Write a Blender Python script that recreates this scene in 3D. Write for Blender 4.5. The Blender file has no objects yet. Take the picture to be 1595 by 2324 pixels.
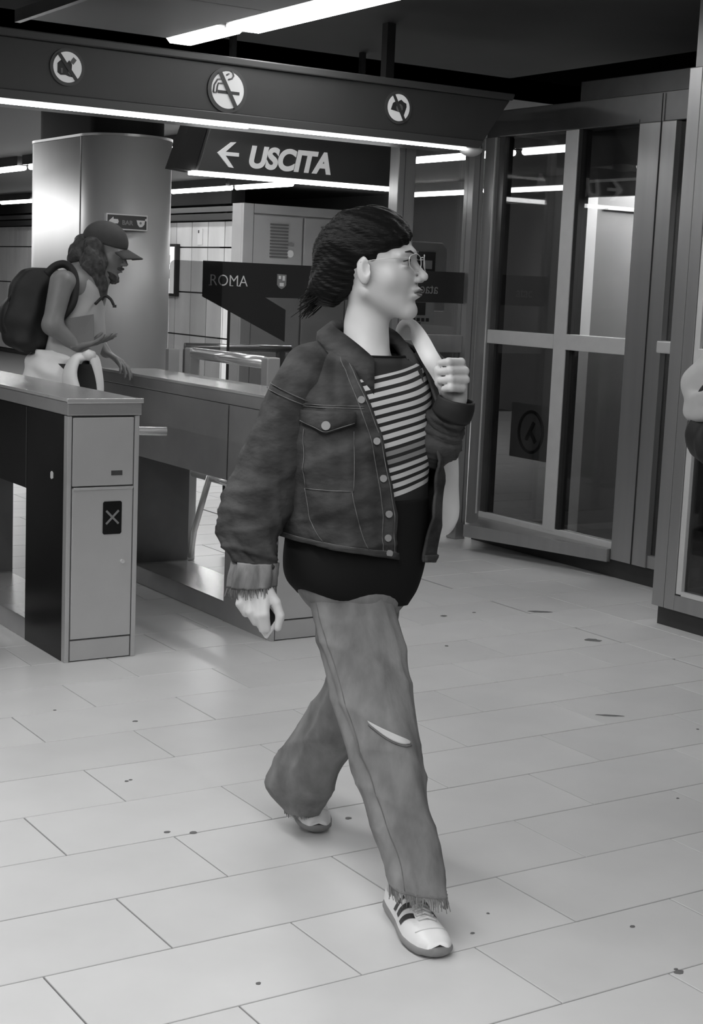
import bpy, bmesh, math, random
import numpy as np
from mathutils import Vector, Matrix

random.seed(7); rng = np.random.default_rng(7)
PI = math.pi
S = bpy.context.scene
C = S.collection

# ------------------------------------------------------------------ camera
W, H, F = 1595.0, 2324.0, 3442.98
PIT, ROL, YAW, CH = .1481, .0422, .5748, 1.46
fw = np.array([math.sin(YAW)*math.cos(PIT), math.cos(YAW)*math.cos(PIT), -math.sin(PIT)])
r0 = np.array([math.cos(YAW), -math.sin(YAW), 0.]); u0 = np.cross(r0, fw)
cr = math.cos(ROL)*r0 + math.sin(ROL)*u0
cu = -math.sin(ROL)*r0 + math.cos(ROL)*u0
AWAY = np.array([math.sin(YAW), math.cos(YAW), 0.])
cam_d = bpy.data.cameras.new('camera'); cam = bpy.data.objects.new('camera', cam_d); C.objects.link(cam)
cam_d.sensor_fit = 'VERTICAL'; cam_d.sensor_height = 36; cam_d.sensor_width = 36*W/H
cam_d.lens = F*36/H; cam_d.clip_start = .05; cam_d.clip_end = 200
M = Matrix.Identity(4)
for i in range(3):
    M[i][0] = cr[i]; M[i][1] = cu[i]; M[i][2] = -fw[i]
M[0][3], M[1][3], M[2][3] = 0, 0, CH
cam.matrix_world = M
S.camera = cam

# ------------------------------------------------------------------ world, lamps, exposure
S.view_settings.view_transform = 'Standard'; S.view_settings.look = 'None'
S.view_settings.gamma = 1; S.view_settings.use_curve_mapping = False
S.view_settings.exposure = 0.0
wd = bpy.data.worlds.new('station_ambient'); S.world = wd; wd.use_nodes = True
wd.node_tree.nodes['Background'].inputs[0].default_value = (.5, .5, .5, 1)
wd.node_tree.nodes['Background'].inputs[1].default_value = .12
def area(name, loc, sx, sy, power, rot=(0, 0, 0)):
    l = bpy.data.lights.new(name, 'AREA'); l.shape = 'RECTANGLE'; l.size = sx; l.size_y = sy; l.energy = power
    o = bpy.data.objects.new(name, l); o.location = loc; o.rotation_euler = rot; C.objects.link(o); return o
# the tube rows of the hall behind and beside the photographer
area('hall_tube_row', (.75, 1.0, 2.66), .12, 9.0, 142)
area('hall_tube_row', (-2.2, 2.0, 2.66), .12, 9.0, 110)
area('hall_tube_row', (3.74, -1.6, 2.66), .12, 6.0, 22)
# unseen fill lamps added to brighten the far hall, along and between tube rows
for xx, yy, ln, pw in ((.1, 14.0, 12., 45), (3.1, 14.5, 9., 150), (6.6, 22.0, 8., 150), (7.6, 15.0, 8., 200), (1.6, 9.6, 2., 8)):
    area('far_hall_fill', (xx, yy, 2.62), .12, ln, pw)

# ------------------------------------------------------------------ helpers
def P(x, y, d):
    v = fw*F + cr*(x-W/2) - cu*(y-H/2)
    return v*(d/F) + np.array([0, 0, CH])

def mat(name, col, rough=.5, metal=0., emit=0., noise=0., nscale=8., bump=0., bscale=60., stretch=None, spec=.5, objvar=0., coat=0., coords='Object'):
    m = bpy.data.materials.new(name); m.use_nodes = True
    nt = m.node_tree; b = nt.nodes['Principled BSDF']; L = nt.links
    if not isinstance(col, (tuple, list)): col = (col, col, col)
    b.inputs['Base Color'].default_value = (*col, 1)
    b.inputs['Roughness'].default_value = rough; b.inputs['Metallic'].default_value = metal
    b.inputs['Specular IOR Level'].default_value = spec
    if coat: b.inputs['Coat Weight'].default_value = coat; b.inputs['Coat Roughness'].default_value = .08
    if emit:
        b.inputs['Emission Color'].default_value = (*col, 1) if emit < 3 else (1, 1, 1, 1)
        b.inputs['Emission Strength'].default_value = emit
    tc = mp = None
    if noise or bump:
        tc = nt.nodes.new('ShaderNodeTexCoord'); mp = nt.nodes.new('ShaderNodeMapping'); L.new(tc.outputs[coords], mp.inputs[0])
        if stretch: mp.inputs['Scale'].default_value = stretch
    last = None
    if noise:
        n = nt.nodes.new('ShaderNodeTexNoise'); n.inputs['Scale'].default_value = nscale; n.inputs['Detail'].default_value = 5
        L.new(mp.outputs[0], n.inputs[0])
        r = nt.nodes.new('ShaderNodeMapRange'); r.inputs[1].default_value = .3; r.inputs[2].default_value = .7
        r.inputs[3].default_value = 1-noise; r.inputs[4].default_value = 1+noise; L.new(n.outputs[0], r.inputs[0])
        last = r.outputs[0]
    if objvar:
        oi = nt.nodes.new('ShaderNodeObjectInfo'); r2 = nt.nodes.new('ShaderNodeMapRange')
        r2.inputs[3].default_value = 1-objvar; r2.inputs[4].default_value = 1+objvar; L.new(oi.outputs['Random'], r2.inputs[0])
        if last:
            mm = nt.nodes.new('ShaderNodeMath'); mm.operation = 'MULTIPLY'; L.new(last, mm.inputs[0]); L.new(r2.outputs[0], mm.inputs[1]); last = mm.outputs[0]
        else: last = r2.outputs[0]
    if last:
        hs = nt.nodes.new('ShaderNodeVectorMath'); hs.operation = 'SCALE'; hs.inputs[0].default_value = col
        L.new(last, hs.inputs['Scale']); L.new(hs.outputs[0], b.inputs['Base Color'])
    if bump:
        n = nt.nodes.new('ShaderNodeTexNoise'); n.inputs['Scale'].default_value = bscale; n.inputs['Detail'].default_value = 3
        L.new(mp.outputs[0], n.inputs[0])
        bp = nt.nodes.new('ShaderNodeBump'); bp.inputs['Strength'].default_value = bump; bp.inputs['Distance'].default_value = .01
        L.new(n.outputs[0], bp.inputs['Height']); L.new(bp.outputs[0], b.inputs['Normal'])
    return m

def glass(name, tint=.85, rough=0., refl=1.):
    m = bpy.data.materials.new(name); m.use_nodes = True; nt = m.node_tree; nt.nodes.clear(); L = nt.links
    o = nt.nodes.new('ShaderNodeOutputMaterial'); mx = nt.nodes.new('ShaderNodeMixShader')
    t = nt.nodes.new('ShaderNodeBsdfTransparent'); t.inputs[0].default_value = (tint, tint, tint, 1)
    g = nt.nodes.new('ShaderNodeBsdfGlossy'); g.inputs['Roughness'].default_value = rough
    fr = nt.nodes.new('ShaderNodeFresnel'); 
    geo = nt.nodes.new('ShaderNodeNewGeometry'); mr = nt.nodes.new('ShaderNodeMapRange')
    mr.inputs[3].default_value = 1.5; mr.inputs[4].default_value = 1/1.5
    L.new(geo.outputs['Backfacing'], mr.inputs[0]); L.new(mr.outputs[0], fr.inputs[0])
    ml = nt.nodes.new('ShaderNodeMath'); ml.operation = 'MULTIPLY'; ml.inputs[1].default_value = refl
    L.new(fr.outputs[0], ml.inputs[0]); L.new(ml.outputs[0], mx.inputs[0]); L.new(t.outputs[0], mx.inputs[1]); L.new(g.outputs[0], mx.inputs[2])
    L.new(mx.outputs[0], o.inputs[0]); return m

M_steel = mat('brushed_steel', .42, .30, 1., noise=.06, nscale=30, bump=.04, bscale=90, stretch=(1, 1, .06))
M_steelh = mat('satin_steel', .52, .36, .45, noise=.08, nscale=3)
M_clad = mat('satin_cladding', .52, .45, .32, noise=.06, nscale=3, stretch=(1, 1, .3))
M_steelp = mat('grey_brushed_steel', .42, .27, .55, noise=.08, nscale=5)
M_steeld = mat('dark_steel', .16, .34, .9, noise=.15, nscale=4)
M_chrome = mat('polished_steel', .85, .22, .7)
M_black = mat('black_gloss', .008, .22, 0., spec=.35)
M_blackm = mat('black_matt', .012, .7)
M_frame = mat('aluminium_frame', .38, .34, .72, noise=.05, nscale=20, stretch=(1, 1, .05))
M_framel = mat('aluminium_pale', .68, .42, .35, noise=.04, nscale=12)
M_tile = mat('grey_stone_tile', .60, .34, 0., noise=.035, nscale=5, objvar=.035, spec=.45)
M_grout = mat('dark_grout', .10, .8)
M_beam = mat('beam_paint', .060, .45, noise=.04, nscale=6)
M_beaml = mat('beam_trim_paint', .08, .4)
M_ceil = mat('dark_ceiling', .030, .8, noise=.1, nscale=2)
M_soff = mat('grey_ceiling_panel', .34, .55)
M_void = mat('black_void', .006, .9)
M_white = mat('white_print', .68, .5)
M_signw = mat('emissive_white', .72, .5, emit=.28)  # white with a weak emission of its own, for lettering and sign faces
M_print = mat('dark_print', .045, .5)
M_grey = mat('grey_print', .2, .5)
M_tube = mat('lit_tube', 1., .4, emit=11)
M_tubef = mat('lit_tube_far', 1., .4, emit=14)
M_wall = mat('wall_panel_enamel', .58, .35, noise=.16, nscale=2.2, objvar=.12, stretch=(1, 1, .25))
M_walld = mat('dark_fascia', .03, .6)
M_lock = mat('cabinet_paint', .32, .5, noise=.08, nscale=2)
M_vent = mat('vent_dark', .10, .6)
M_glass = glass('clear_glass', .80)
M_glassd = glass('dim_glass', .50, .03, 1.7)
M_glassf = glass('hazy_glass', .62, .1, .8)
M_band = mat('dark_glass_film', .028, .25)
M_stone = mat('dark_plinth_stone', .035, .5, noise=.2, nscale=8)
M_stain = mat('dark_stain', .13, .6)
M_lit = mat('lit_poster', .8, .5, emit=.55)

def mk(name, verts, faces, m=None, parent=None, smooth=False, loc=None):
    me = bpy.data.meshes.new(name)
    org = np.array(parent['_o'], float) if parent is not None and '_o' in parent else np.zeros(3)
    base = np.array(loc) if loc is not None else org
    v = np.asarray(verts, float).reshape(-1, 3) - base
    me.from_pydata([tuple(a) for a in v], [], [tuple(int(i) for i in f) for f in faces]); me.update()
    if smooth: me.polygons.foreach_set('use_smooth', [True]*len(me.polygons))
    if m: me.materials.append(m)
    o = bpy.data.objects.new(name, me); C.objects.link(o)
    o.location = tuple(base - org)
    o['_o'] = [float(q) for q in base]
    if parent is not None: o.parent = parent
    return o

def tag(o, label=None, cat=None, group=None, kind=None):
    if label: o['label'] = label
    if cat: o['category'] = cat
    if group: o['group'] = group
    if kind: o['kind'] = kind
    return o

def root(name, loc, label, cat, group=None):
    o = bpy.data.objects.new(name, None); o.empty_display_size = .1; C.objects.link(o)
    o.location = loc; o['_o'] = [float(q) for q in loc]; return tag(o, label, cat, group)

def boxdata(x0, x1, y0, y1, z0, z1):
    v = [(x, y, z) for x in (x0, x1) for y in (y0, y1) for z in (z0, z1)]
    f = [(0, 1, 3, 2), (4, 6, 7, 5), (0, 4, 5, 1), (2, 3, 7, 6), (0, 2, 6, 4), (1, 5, 7, 3)]
    return v, f

def bevel(o, w, seg=2):
    bm = bmesh.new(); bm.from_mesh(o.data)
    bmesh.ops.bevel(bm, geom=list(bm.edges), offset=w, segments=seg, profile=.6, affect='EDGES')
    bm.to_mesh(o.data); bm.free(); return o

def box(name, x0, x1, y0, y1, z0, z1, m, parent=None, bv=0., loc=None):
    v, f = boxdata(x0, x1, y0, y1, z0, z1)
    o = mk(name, v, f, m, parent, loc=loc)
    if bv: bevel(o, bv)
    return o

def boxes(name, lst, m, parent=None):
    V, Fc = [], []
    for b in lst:
        v, f = boxdata(*b); n = len(V); V += v; Fc += [tuple(i+n for i in q) for q in f]
    return mk(name, V, Fc, m, parent)

def prism(name, poly, axis, a, b, m, parent=None, bv=0.):
    """poly of 2D points extruded along axis from a to b; axis 'y': (x,z) points; 'x': (y,z); 'z': (x,y)"""
    def pt(p, t):
        return {'y': (p[0], t, p[1]), 'x': (t, p[0], p[1]), 'z': (p[0], p[1], t)}[axis]
    n = len(poly); v = [pt(p, a) for p in poly] + [pt(p, b) for p in poly]
    f = [tuple(range(n)), tuple(range(2*n-1, n-1, -1))] + [(i, i+n, (i+1) % n+n, (i+1) % n) for i in range(n)]
    o = mk(name, v, f, m, parent)
    bm = bmesh.new(); bm.from_mesh(o.data); bmesh.ops.recalc_face_normals(bm, faces=bm.faces); bm.to_mesh(o.data); bm.free()
    if bv: bevel(o, bv)
    return o

def frames(pts):
    pts = np.asarray(pts, float); n = len(pts); T = np.gradient(pts, axis=0)
    T /= np.linalg.norm(T, axis=1)[:, None]
    up = np.array([0, 0, 1.]) if abs(T[0][2]) < .9 else np.array([1., 0, 0])
    A = []; a = np.cross(T[0], up); a /= np.linalg.norm(a)
    for t in T:
        a = a - t*(a@t); a /= np.linalg.norm(a); A.append(a)
    A = np.array(A); return T, A, np.cross(T, A)

def tubedata(pts, rad, n=12, flat=1.):
    pts = np.asarray(pts, float); T, A, B = frames(pts)
    rad = np.broadcast_to(rad, (len(pts),)); V = []; Fc = []
    for i, p in enumerate(pts):
        for k in range(n):
            a = 2*PI*k/n; V.append(p + rad[i]*(A[i]*math.cos(a) + B[i]*flat*math.sin(a)))
    for i in range(len(pts)-1):
        for k in range(n):
            Fc.append((i*n+k, i*n+(k+1) % n, (i+1)*n+(k+1) % n, (i+1)*n+k))
    Fc.append(tuple(range(n-1, -1, -1))); Fc.append(tuple((len(pts)-1)*n+k for k in range(n)))
    return V, Fc

def tube(name, pts, rad, m, parent=None, n=12, flat=1.):
    v, f = tubedata(pts, rad, n, flat); return mk(name, v, f, m, parent, smooth=True)

def tubes(name, lst, rad, m, parent=None, n=6):
    V, Fc = [], []
    for i, pts in enumerate(lst):
        r = rad[i] if isinstance(rad, (list, tuple)) else rad
        v, f = tubedata(pts, r, n); k = len(V); V += list(v); Fc += [tuple(j+k for j in q) for q in f]
    return mk(name, V, Fc, m, parent, smooth=True)

def spline(pts, m):
    """Catmull-Rom through rows of an array, m samples per span"""
    p = np.asarray(pts, float); p = np.vstack([2*p[0]-p[1], p, 2*p[-1]-p[-2]]); out = []
    for i in range(1, len(p)-2):
        for k in range(m):
            t = k/m
            out.append(.5*((2*p[i]) + (-p[i-1]+p[i+1])*t + (2*p[i-1]-5*p[i]+4*p[i+1]-p[i+2])*t*t + (-p[i-1]+3*p[i]-3*p[i+1]+p[i+2])*t**3))
    out.append(p[-2]); return np.array(out)

def disc(name, c, r, nrm, th, m, parent=None, n=32, ell=1.):
    c = np.array(c, float); nrm = np.array(nrm, float)/np.linalg.norm(nrm)
    a = np.cross(nrm, [0, 0, 1.]) if abs(nrm[2]) < .9 else np.array([1., 0, 0]); a /= np.linalg.norm(a); b = np.cross(nrm, a)
    ring = [(a*math.cos(2*PI*k/n)*ell + b*math.sin(2*PI*k/n))*r for k in range(n)]
    v = [c+q for q in ring] + [c+q+nrm*th for q in ring]
    f = [tuple(range(n-1, -1, -1)), tuple(range(n, 2*n))] + [(k, (k+1) % n, (k+1) % n+n, k+n) for k in range(n)]
    return mk(name, v, f, m, parent)

def text(name, s, size, origin, xdir, zdir, m, parent, ext=.002, bold=0., shear=0., mirror=False, align='LEFT', squash=1.):
    cu_ = bpy.data.curves.new(name, 'FONT'); cu_.body = s; cu_.size = size; cu_.extrude = ext; cu_.offset = bold; cu_.shear = shear; cu_.align_x = align
    tmp = bpy.data.objects.new(name, cu_); C.objects.link(tmp)
    bpy.context.view_layer.update()
    me = bpy.data.meshes.new_from_object(tmp.evaluated_get(bpy.context.evaluated_depsgraph_get()))
    bpy.data.objects.remove(tmp)
    n = len(me.vertices); co = np.empty(n*3); me.vertices.foreach_get('co', co); co = co.reshape(-1, 3)
    X = np.array(xdir, float); Z = np.array(zdir, float); N = np.cross(X, Z)
    if mirror: co[:, 0] = -co[:, 0]
    w = np.array(origin) + co[:, :1]*squash*X + co[:, 1:2]*Z + co[:, 2:]*N
    f = [tuple(p.vertices) for p in me.polygons]; bpy.data.meshes.remove(me)
    return mk(name, w, f, m, parent)

# -------- implicit surfaces: sparse sampling + surface nets
def smin(a, b, k):
    h = np.clip(.5+.5*(b-a)/k, 0, 1); return b*(1-h)+a*h-k*h*(1-h)
def smax(a, b, k): return -smin(-a, -b, k)
def cone(p, a, b, ra, rb):
    a = np.asarray(a, float); b = np.asarray(b, float); ab = b-a; L2 = ab@ab
    t = np.clip((p-a)@ab/L2, 0, 1); return np.linalg.norm(p-a-t[:, None]*ab, axis=1)-(ra+(rb-ra)*t)
def ell(p, c, r, R=None):
    q = p-np.asarray(c, float)
    if R is not None: q = q@R
    r = np.asarray(r, float); k0 = np.linalg.norm(q/r, axis=1); k1 = np.linalg.norm(q/(r*r), axis=1)
    return np.where(k1 > 1e-9, k0*(k0-1)/np.maximum(k1, 1e-9), -r.min())
def sph(p, c, r): return np.linalg.norm(p-np.asarray(c, float), axis=1)-r

def sdf_mesh(name, fn, lo, hi, h, m, parent, smooth_it=1):
    lo = np.array(lo, float); hi = np.array(hi, float); s = 8
    nb = np.ceil((hi-lo)/(h*s)).astype(int); n = nb*s+1
    gi = np.stack(np.meshgrid(*[np.arange(k) for k in nb], indexing='ij'), -1).reshape(-1, 3)
    cc = lo+(gi*s+s/2)*h; dc = fn(cc)
    act = np.abs(dc) < s*h*.87*1.35+3*h
    D = np.empty(n, np.float32)
    D[:] = 1.
    sg = np.where(dc < 0, -1., 1.).reshape(nb)
    D[:-1, :-1, :-1] = np.repeat(np.repeat(np.repeat(sg, s, 0), s, 1), s, 2)
    off = np.stack(np.meshgrid(*[np.arange(s)]*3, indexing='ij'), -1).reshape(-1, 3)
    ga = gi[act]
    for i in range(0, len(ga), 400):
        g = (ga[i:i+400, None, :]*s+off[None]).reshape(-1, 3)
        D[g[:, 0], g[:, 1], g[:, 2]] = fn(lo+g*h)
    I = D < 0
    c8 = [I[a:n[0]-1+a, b:n[1]-1+b, c:n[2]-1+c] for a in (0, 1) for b in (0, 1) for c in (0, 1)]
    cnt = sum(q.astype(np.int8) for q in c8)
    cell = np.argwhere((cnt > 0) & (cnt < 8))
    corners = np.array([(a, b, c) for a in (0, 1) for b in (0, 1) for c in (0, 1)])
    val = np.stack([D[cell[:, 0]+a, cell[:, 1]+b, cell[:, 2]+c] for a, b, c in corners], 1)
    edges = [(i, j) for i in range(8) for j in range(i+1, 8) if np.abs(corners[i]-corners[j]).sum() == 1]
    acc = np.zeros((len(cell), 3)); w = np.zeros(len(cell))
    for i, j in edges:
        a, b = val[:, i], val[:, j]; mm = (a < 0) != (b < 0)
        t = np.where(mm, a/np.where(mm, a-b, 1), 0)
        acc += mm[:, None]*(corners[i]+t[:, None]*(corners[j]-corners[i])); w += mm
    V = lo+(cell+acc/w[:, None])*h
    idx = -np.ones(np.array(n)-1, np.int32); idx[cell[:, 0], cell[:, 1], cell[:, 2]] = np.arange(len(cell))
    Fs = []
    for ax in range(3):
        e = [0, 0, 0]; e[ax] = 1
        A = I[:n[0]-e[0], :n[1]-e[1], :n[2]-e[2]]; B = I[e[0]:, e[1]:, e[2]:]
        ch = np.argwhere(A != B); o1, o2 = [(1, 2), (2, 0), (0, 1)][ax]
        ok = (ch[:, o1] > 0) & (ch[:, o2] > 0) & (ch[:, o1] < n[o1]-1) & (ch[:, o2] < n[o2]-1); ch = ch[ok]
        fl = A[ch[:, 0], ch[:, 1], ch[:, 2]]
        def at(d1, d2):
            q = ch.copy(); q[:, o1] -= d1; q[:, o2] -= d2; return idx[q[:, 0], q[:, 1], q[:, 2]]
        q = np.stack([at(1, 1), at(0, 1), at(0, 0), at(1, 0)], 1)
        q[~fl] = q[~fl][:, ::-1]; Fs.append(q)
    Fq = np.vstack(Fs); Fq = Fq[(Fq >= 0).all(1)]
    for _ in range(smooth_it):
        acc = np.zeros_like(V); w = np.zeros(len(V))
        for a, b in ((0, 1), (1, 2), (2, 3), (3, 0)):
            np.add.at(acc, Fq[:, a], V[Fq[:, b]]); np.add.at(w, Fq[:, a], 1)
            np.add.at(acc, Fq[:, b], V[Fq[:, a]]); np.add.at(w, Fq[:, b], 1)
        V = .5*V+.5*acc/np.maximum(w, 1)[:, None]
    org = np.array(parent['_o'], float) if parent is not None else np.zeros(3)
    me = bpy.data.meshes.new(name); me.vertices.add(len(V)); me.vertices.foreach_set('co', (V-org).astype(np.float32).ravel())
    me.loops.add(len(Fq)*4); me.loops.foreach_set('vertex_index', Fq.astype(np.int32).ravel())
    me.polygons.add(len(Fq)); me.polygons.foreach_set('loop_start', np.arange(len(Fq), dtype=np.int32)*4)
    me.polygons.foreach_set('use_smooth', np.ones(len(Fq), bool)); me.update(calc_edges=True); me.validate()
    me.materials.append(m); o = bpy.data.objects.new(name, me); C.objects.link(o); o['_o'] = [float(q) for q in org]
    if parent is not None: o.parent = parent
    return o

# -------- lofted cloth
class Loft:
    """rings: centre, axis A, axis B (3-vectors each); S(v, phi) gives the point, fold() displaces along the radius"""
    def __init__(s, rings, fold=None, pw=2.): s.R = np.array([np.concatenate(r) for r in rings]); s.n = len(rings); s.fold = fold; s.pw = pw; s.sp = spline(s.R, 24)
    def at(s, v):
        x = np.clip(v, 0, 1)*(len(s.sp)-1); i = int(min(x, len(s.sp)-2)); t = x-i; q = s.sp[i]*(1-t)+s.sp[i+1]*t
        return q[:3], q[3:6], q[6:9]
    def S(s, v, phi, out=0.):
        c, A, B = s.at(v); cs, sn = math.cos(phi), math.sin(phi)
        e = 2/s.pw; d = A*abs(cs)**e*np.sign(cs)+B*abs(sn)**e*np.sign(sn); L = np.linalg.norm(d)
        f = s.fold(v, phi) if s.fold else 0.
        return c+d*(1+(f+out)/L)
    def mesh(s, name, m, parent, nv=60, nu=72, p0=0., p1=2*PI, th=0., v0=0., v1=1., capa=False, capb=False, out=0.):
        closed = abs(p1-p0-2*PI) < 1e-6 if not callable(p0) else False
        V = []; cols = nu if closed else nu+1
        for i in range(nv+1):
            v = v0+(v1-v0)*i/nv
            a = p0(v) if callable(p0) else p0; b = p1(v) if callable(p1) else p1
            for k in range(cols): V.append(s.S(v, a+(b-a)*k/nu, out))
        Fc = []
        for i in range(nv):
            for k in range(nu):
                k2 = (k+1) % cols; Fc.append((i*cols+k, i*cols+k2, (i+1)*cols+k2, (i+1)*cols+k))
        if closed and capa: Fc.append(tuple(range(cols-1, -1, -1)))
        if closed and capb: Fc.append(tuple(nv*cols+k for k in range(cols)))
        o = mk(name, V, Fc, m, parent, smooth=True)
        if th:
            md = o.modifiers.new('cloth_thickness', 'SOLIDIFY'); md.thickness = th; md.offset = 0
        return o
    def patch(s, name, m, parent, vs, ps, out=.004, th=.003, nv=8, nu=16):
        """vs=(v0,v1) and ps=(phi0,phi1), either bound may be a function of t in 0..1"""
        V = []
        for i in range(nv+1):
            for k in range(nu+1):
                t = k/nu; a, b = [q(t) if callable(q) else q for q in vs]
                V.append(s.S(a+(b-a)*i/nv, ps[0]+(ps[1]-ps[0])*t, out))
        Fc = [(i*(nu+1)+k, i*(nu+1)+k+1, (i+1)*(nu+1)+k+1, (i+1)*(nu+1)+k) for i in range(nv) for k in range(nu)]
        o = mk(name, V, Fc, m, parent, smooth=True)
        md = o.modifiers.new('cloth_thickness', 'SOLIDIFY'); md.thickness = th; md.offset = 0
        return o

def ring(pl, pr, d, ratio=.8, d2=None):
    """ring spanning image points pl..pr at depth d (d2 on the right side)"""
    a = P(*pl, d); b = P(*pr, d2 or d); c = (a+b)/2; A = (b-a)/2
    B = -AWAY*np.linalg.norm(A)*ratio
    return c, A, B

# ================================================================== FLOOR
floor = box('floor', -8, 16, -4, 30, -.12, -.006, M_grout); tag(floor, kind='structure')
floor['label'] = 'floor of pale grey rectangular stone tiles in running bond'
TW, TL, U0, V0, G = .3052, .6012, 1.124, 2.5437, .0042
def tilemesh(w, l, name='tile'):
    v, f = boxdata(-l/2, l/2, -w/2, w/2, -.02, 0); me = bpy.data.meshes.new(name); me.from_pydata(v, [], f)
    bm = bmesh.new(); bm.from_mesh(me); top = [e for e in bm.edges if all(q.co.z > -.001 for q in e.verts)]
    bmesh.ops.bevel(bm, geom=top, offset=.0012, segments=1, affect='EDGES'); bm.to_mesh(me); bm.free(); me.materials.append(M_tile); return me
def inview(x, y, m=.35):
    v = np.array([x, y, -CH]); dz = v@fw
    if dz < .5: return False
    a, b = F*(v@cr)/dz, -F*(v@cu)/dz; mm = m*F/dz
    return abs(a) < W/2+mm and abs(b) < H/2+mm
TM = {}
cand = []
XE, XF = 4.443, 4.772
for k in range(-4, 60):
    yc = V0+TW*(k-.5)
    off = U0+TL*(.5*(k-1))
    n0 = int(math.floor((-3-off)/TL)); xs = [off+TL*n for n in range(n0, n0+24)]
    for x in xs:
        a, b = x, min(x+TL, XE)
        if a >= XE-.04: continue
        cand.append((a, b, yc))
    cand.append((XE, XF, yc))
    for n in range(12):
        a = XF+TL*(n-.5*(k % 2)); b = a+TL; a = max(a, XF)
        cand.append((a, b, yc))
vis = [c for c in cand if inview((c[0]+c[1])/2, c[2])]
vis.sort(key=lambda c: ((c[0]+c[1])/2)**2+c[2]**2)
near, far = vis[:298], vis[298:]
for a, b, y in near:
    key = round(b-a, 3)
    if key not in TM: TM[key] = tilemesh(TW-G, b-a-G)
    o = bpy.data.objects.new('tile', TM[key]); o.location = ((a+b)/2, y, random.uniform(-.0006, 0)); C.objects.link(o); o.parent = floor
V, Fc = [], []
for a, b, y in far:
    v, f = boxdata(a+G/2, b-G/2, y-TW/2+G/2, y+TW/2-G/2, -.02, 0); n = len(V); V += v; Fc += [tuple(i+n for i in q) for q in f]
o = mk('distant_tiles', V, Fc, M_tile, floor); o['kind'] = 'stuff'

def stain(pts, cx, cy, label, group=None):
    v = [(cx+x, cy+y, .0003) for x, y in pts]+[(cx+x*.93, cy+y*.93, .0012) for x, y in pts]; n = len(pts)
    f = [(i, (i+1) % n, (i+1) % n+n, i+n) for i in range(n)]+[tuple(range(n, 2*n))]
    tag(mk('stain', v, f, M_stain), label, 'stain', group)
def blob(rx, ry, seed, n=14):
    r = random.Random(seed); return [(rx*math.cos(2*PI*i/n)*r.uniform(.7, 1.1), ry*math.sin(2*PI*i/n)*r.uniform(.7, 1.1)) for i in range(n)]
stain([(x*.84+y*.3, -x*.54+y*.84) for x, y in blob(.038, .035, 2)], 4.344, 4.763, 'dark round spot on the floor tiles before the glass booth')
stain([(x*.84+y*.3, -x*.54+y*.84) for x, y in blob(.065, .022, 5)], 4.50, 5.306, 'long dark smear on the tile strip before the glass doors')
stain([(x*.84, -x*.54+y) for x, y in blob(.055, .012, 9)], 3.611, 3.843, 'faint thin smear on the tiles at mid right')
SPOT = ['at left below the nearest gate', 'below left of the rear sneaker, right one of two', 'at the right edge beside a tile joint', 'at the right edge, tiny one beside a larger', 'just right of the rear sneaker', 'mid left, left of a close pair', 'mid left, right of a close pair', 'right of the front sneaker', 'above right of the front sneaker', 'at far left under the first gate', 'under the space between the gates', 'at the right edge halfway down', 'on the right, level with the shins', 'at lower right on a wide tile', 'near the bottom edge left of centre', 'right of her thigh', 'right of her knee', 'up right of her hip before the glass doors']
for i, (px, py, r) in enumerate([(379, 1889, .010), (439, 1890, .013), (1540, 2206, .013), (1533, 2200, .006), (790, 1857, .011), (287, 1773, .007), (296, 1770, .006), (1072, 2118, .006), (1107, 2073, .005), (124, 1612, .007), (307, 1637, .010), (1583, 1655, .007), (1538, 1812, .006), (1435, 2103, .008), (586, 2232, .007), (1007, 1398, .018), (1013, 1466, .010), (1075, 1390, .010)]):
    d = fw*F + cr*(px-W/2) - cu*(py-H/2); t = -CH/d[2]
    stain(blob(r, r*.8, 20+i, 9), d[0]*t, d[1]*t, 'small dark gum spot '+SPOT[i], 'gum spots on the floor tiles')

# ================================================================== SHELL
tag(box('ceiling', -8, 6.14, -4, 7.85, 2.80, 2.95, M_ceil), 'dark ceiling of the hall in front of the gates', kind='structure')
tag(box('ceiling_far', -8, 16, 8.1, 30, 2.72, 2.85, mat('far_ceiling', .10, .7)), 'grey far ceiling with tube lamps', kind='structure')
tag(box('ceiling_recess', -8, 16, -4, 8.3, 3.5, 3.6, M_void), 'black recess above the gates', kind='structure')
tag(box('wall_recess', -8, 16, 8.1, 8.15, 2.72, 3.5, M_void), kind='structure')
tag(box('wall_behind', -8, 16, -4.1, -4, 0, 3.6, mat('dim_wall', .22, .6)), 'wall behind the camera', kind='structure')
tag(box('wall_left', -8.1, -8, -4, 30, 0, 3.6, mat('dim_wall_left', .22, .6)), 'wall at far left outside the frame', kind='structure')
tag(box('wall_right', 11.9, 12, -4, 30, 0, 3.6, mat('dim_wall_right', .10, .6)), 'dark wall behind the lift', kind='structure')
# suspended grey ceiling strip beside the lamp row
t = root('ceiling_strip', (3.2, 5, 2.71), 'grey suspended ceiling strip beside the long lamp', 'ceiling panel')
for a, b in ((7.54, 6.45), (6.44, 5.2), (5.19, 3.9)):
    box('panel', 2.80, 3.60, b, a, 2.71, 2.735, M_soff, t, .003)
box('edge_rail', 2.77, 2.80, 3.9, 7.56, 2.69, 2.75, M_steelh, t)
box('hanger', 3.1, 3.13, 6.8, 6.83, 2.735, 2.8, M_steeld, t); box('hanger', 3.1, 3.13, 4.8, 4.83, 2.735, 2.8, M_steeld, t)
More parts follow.
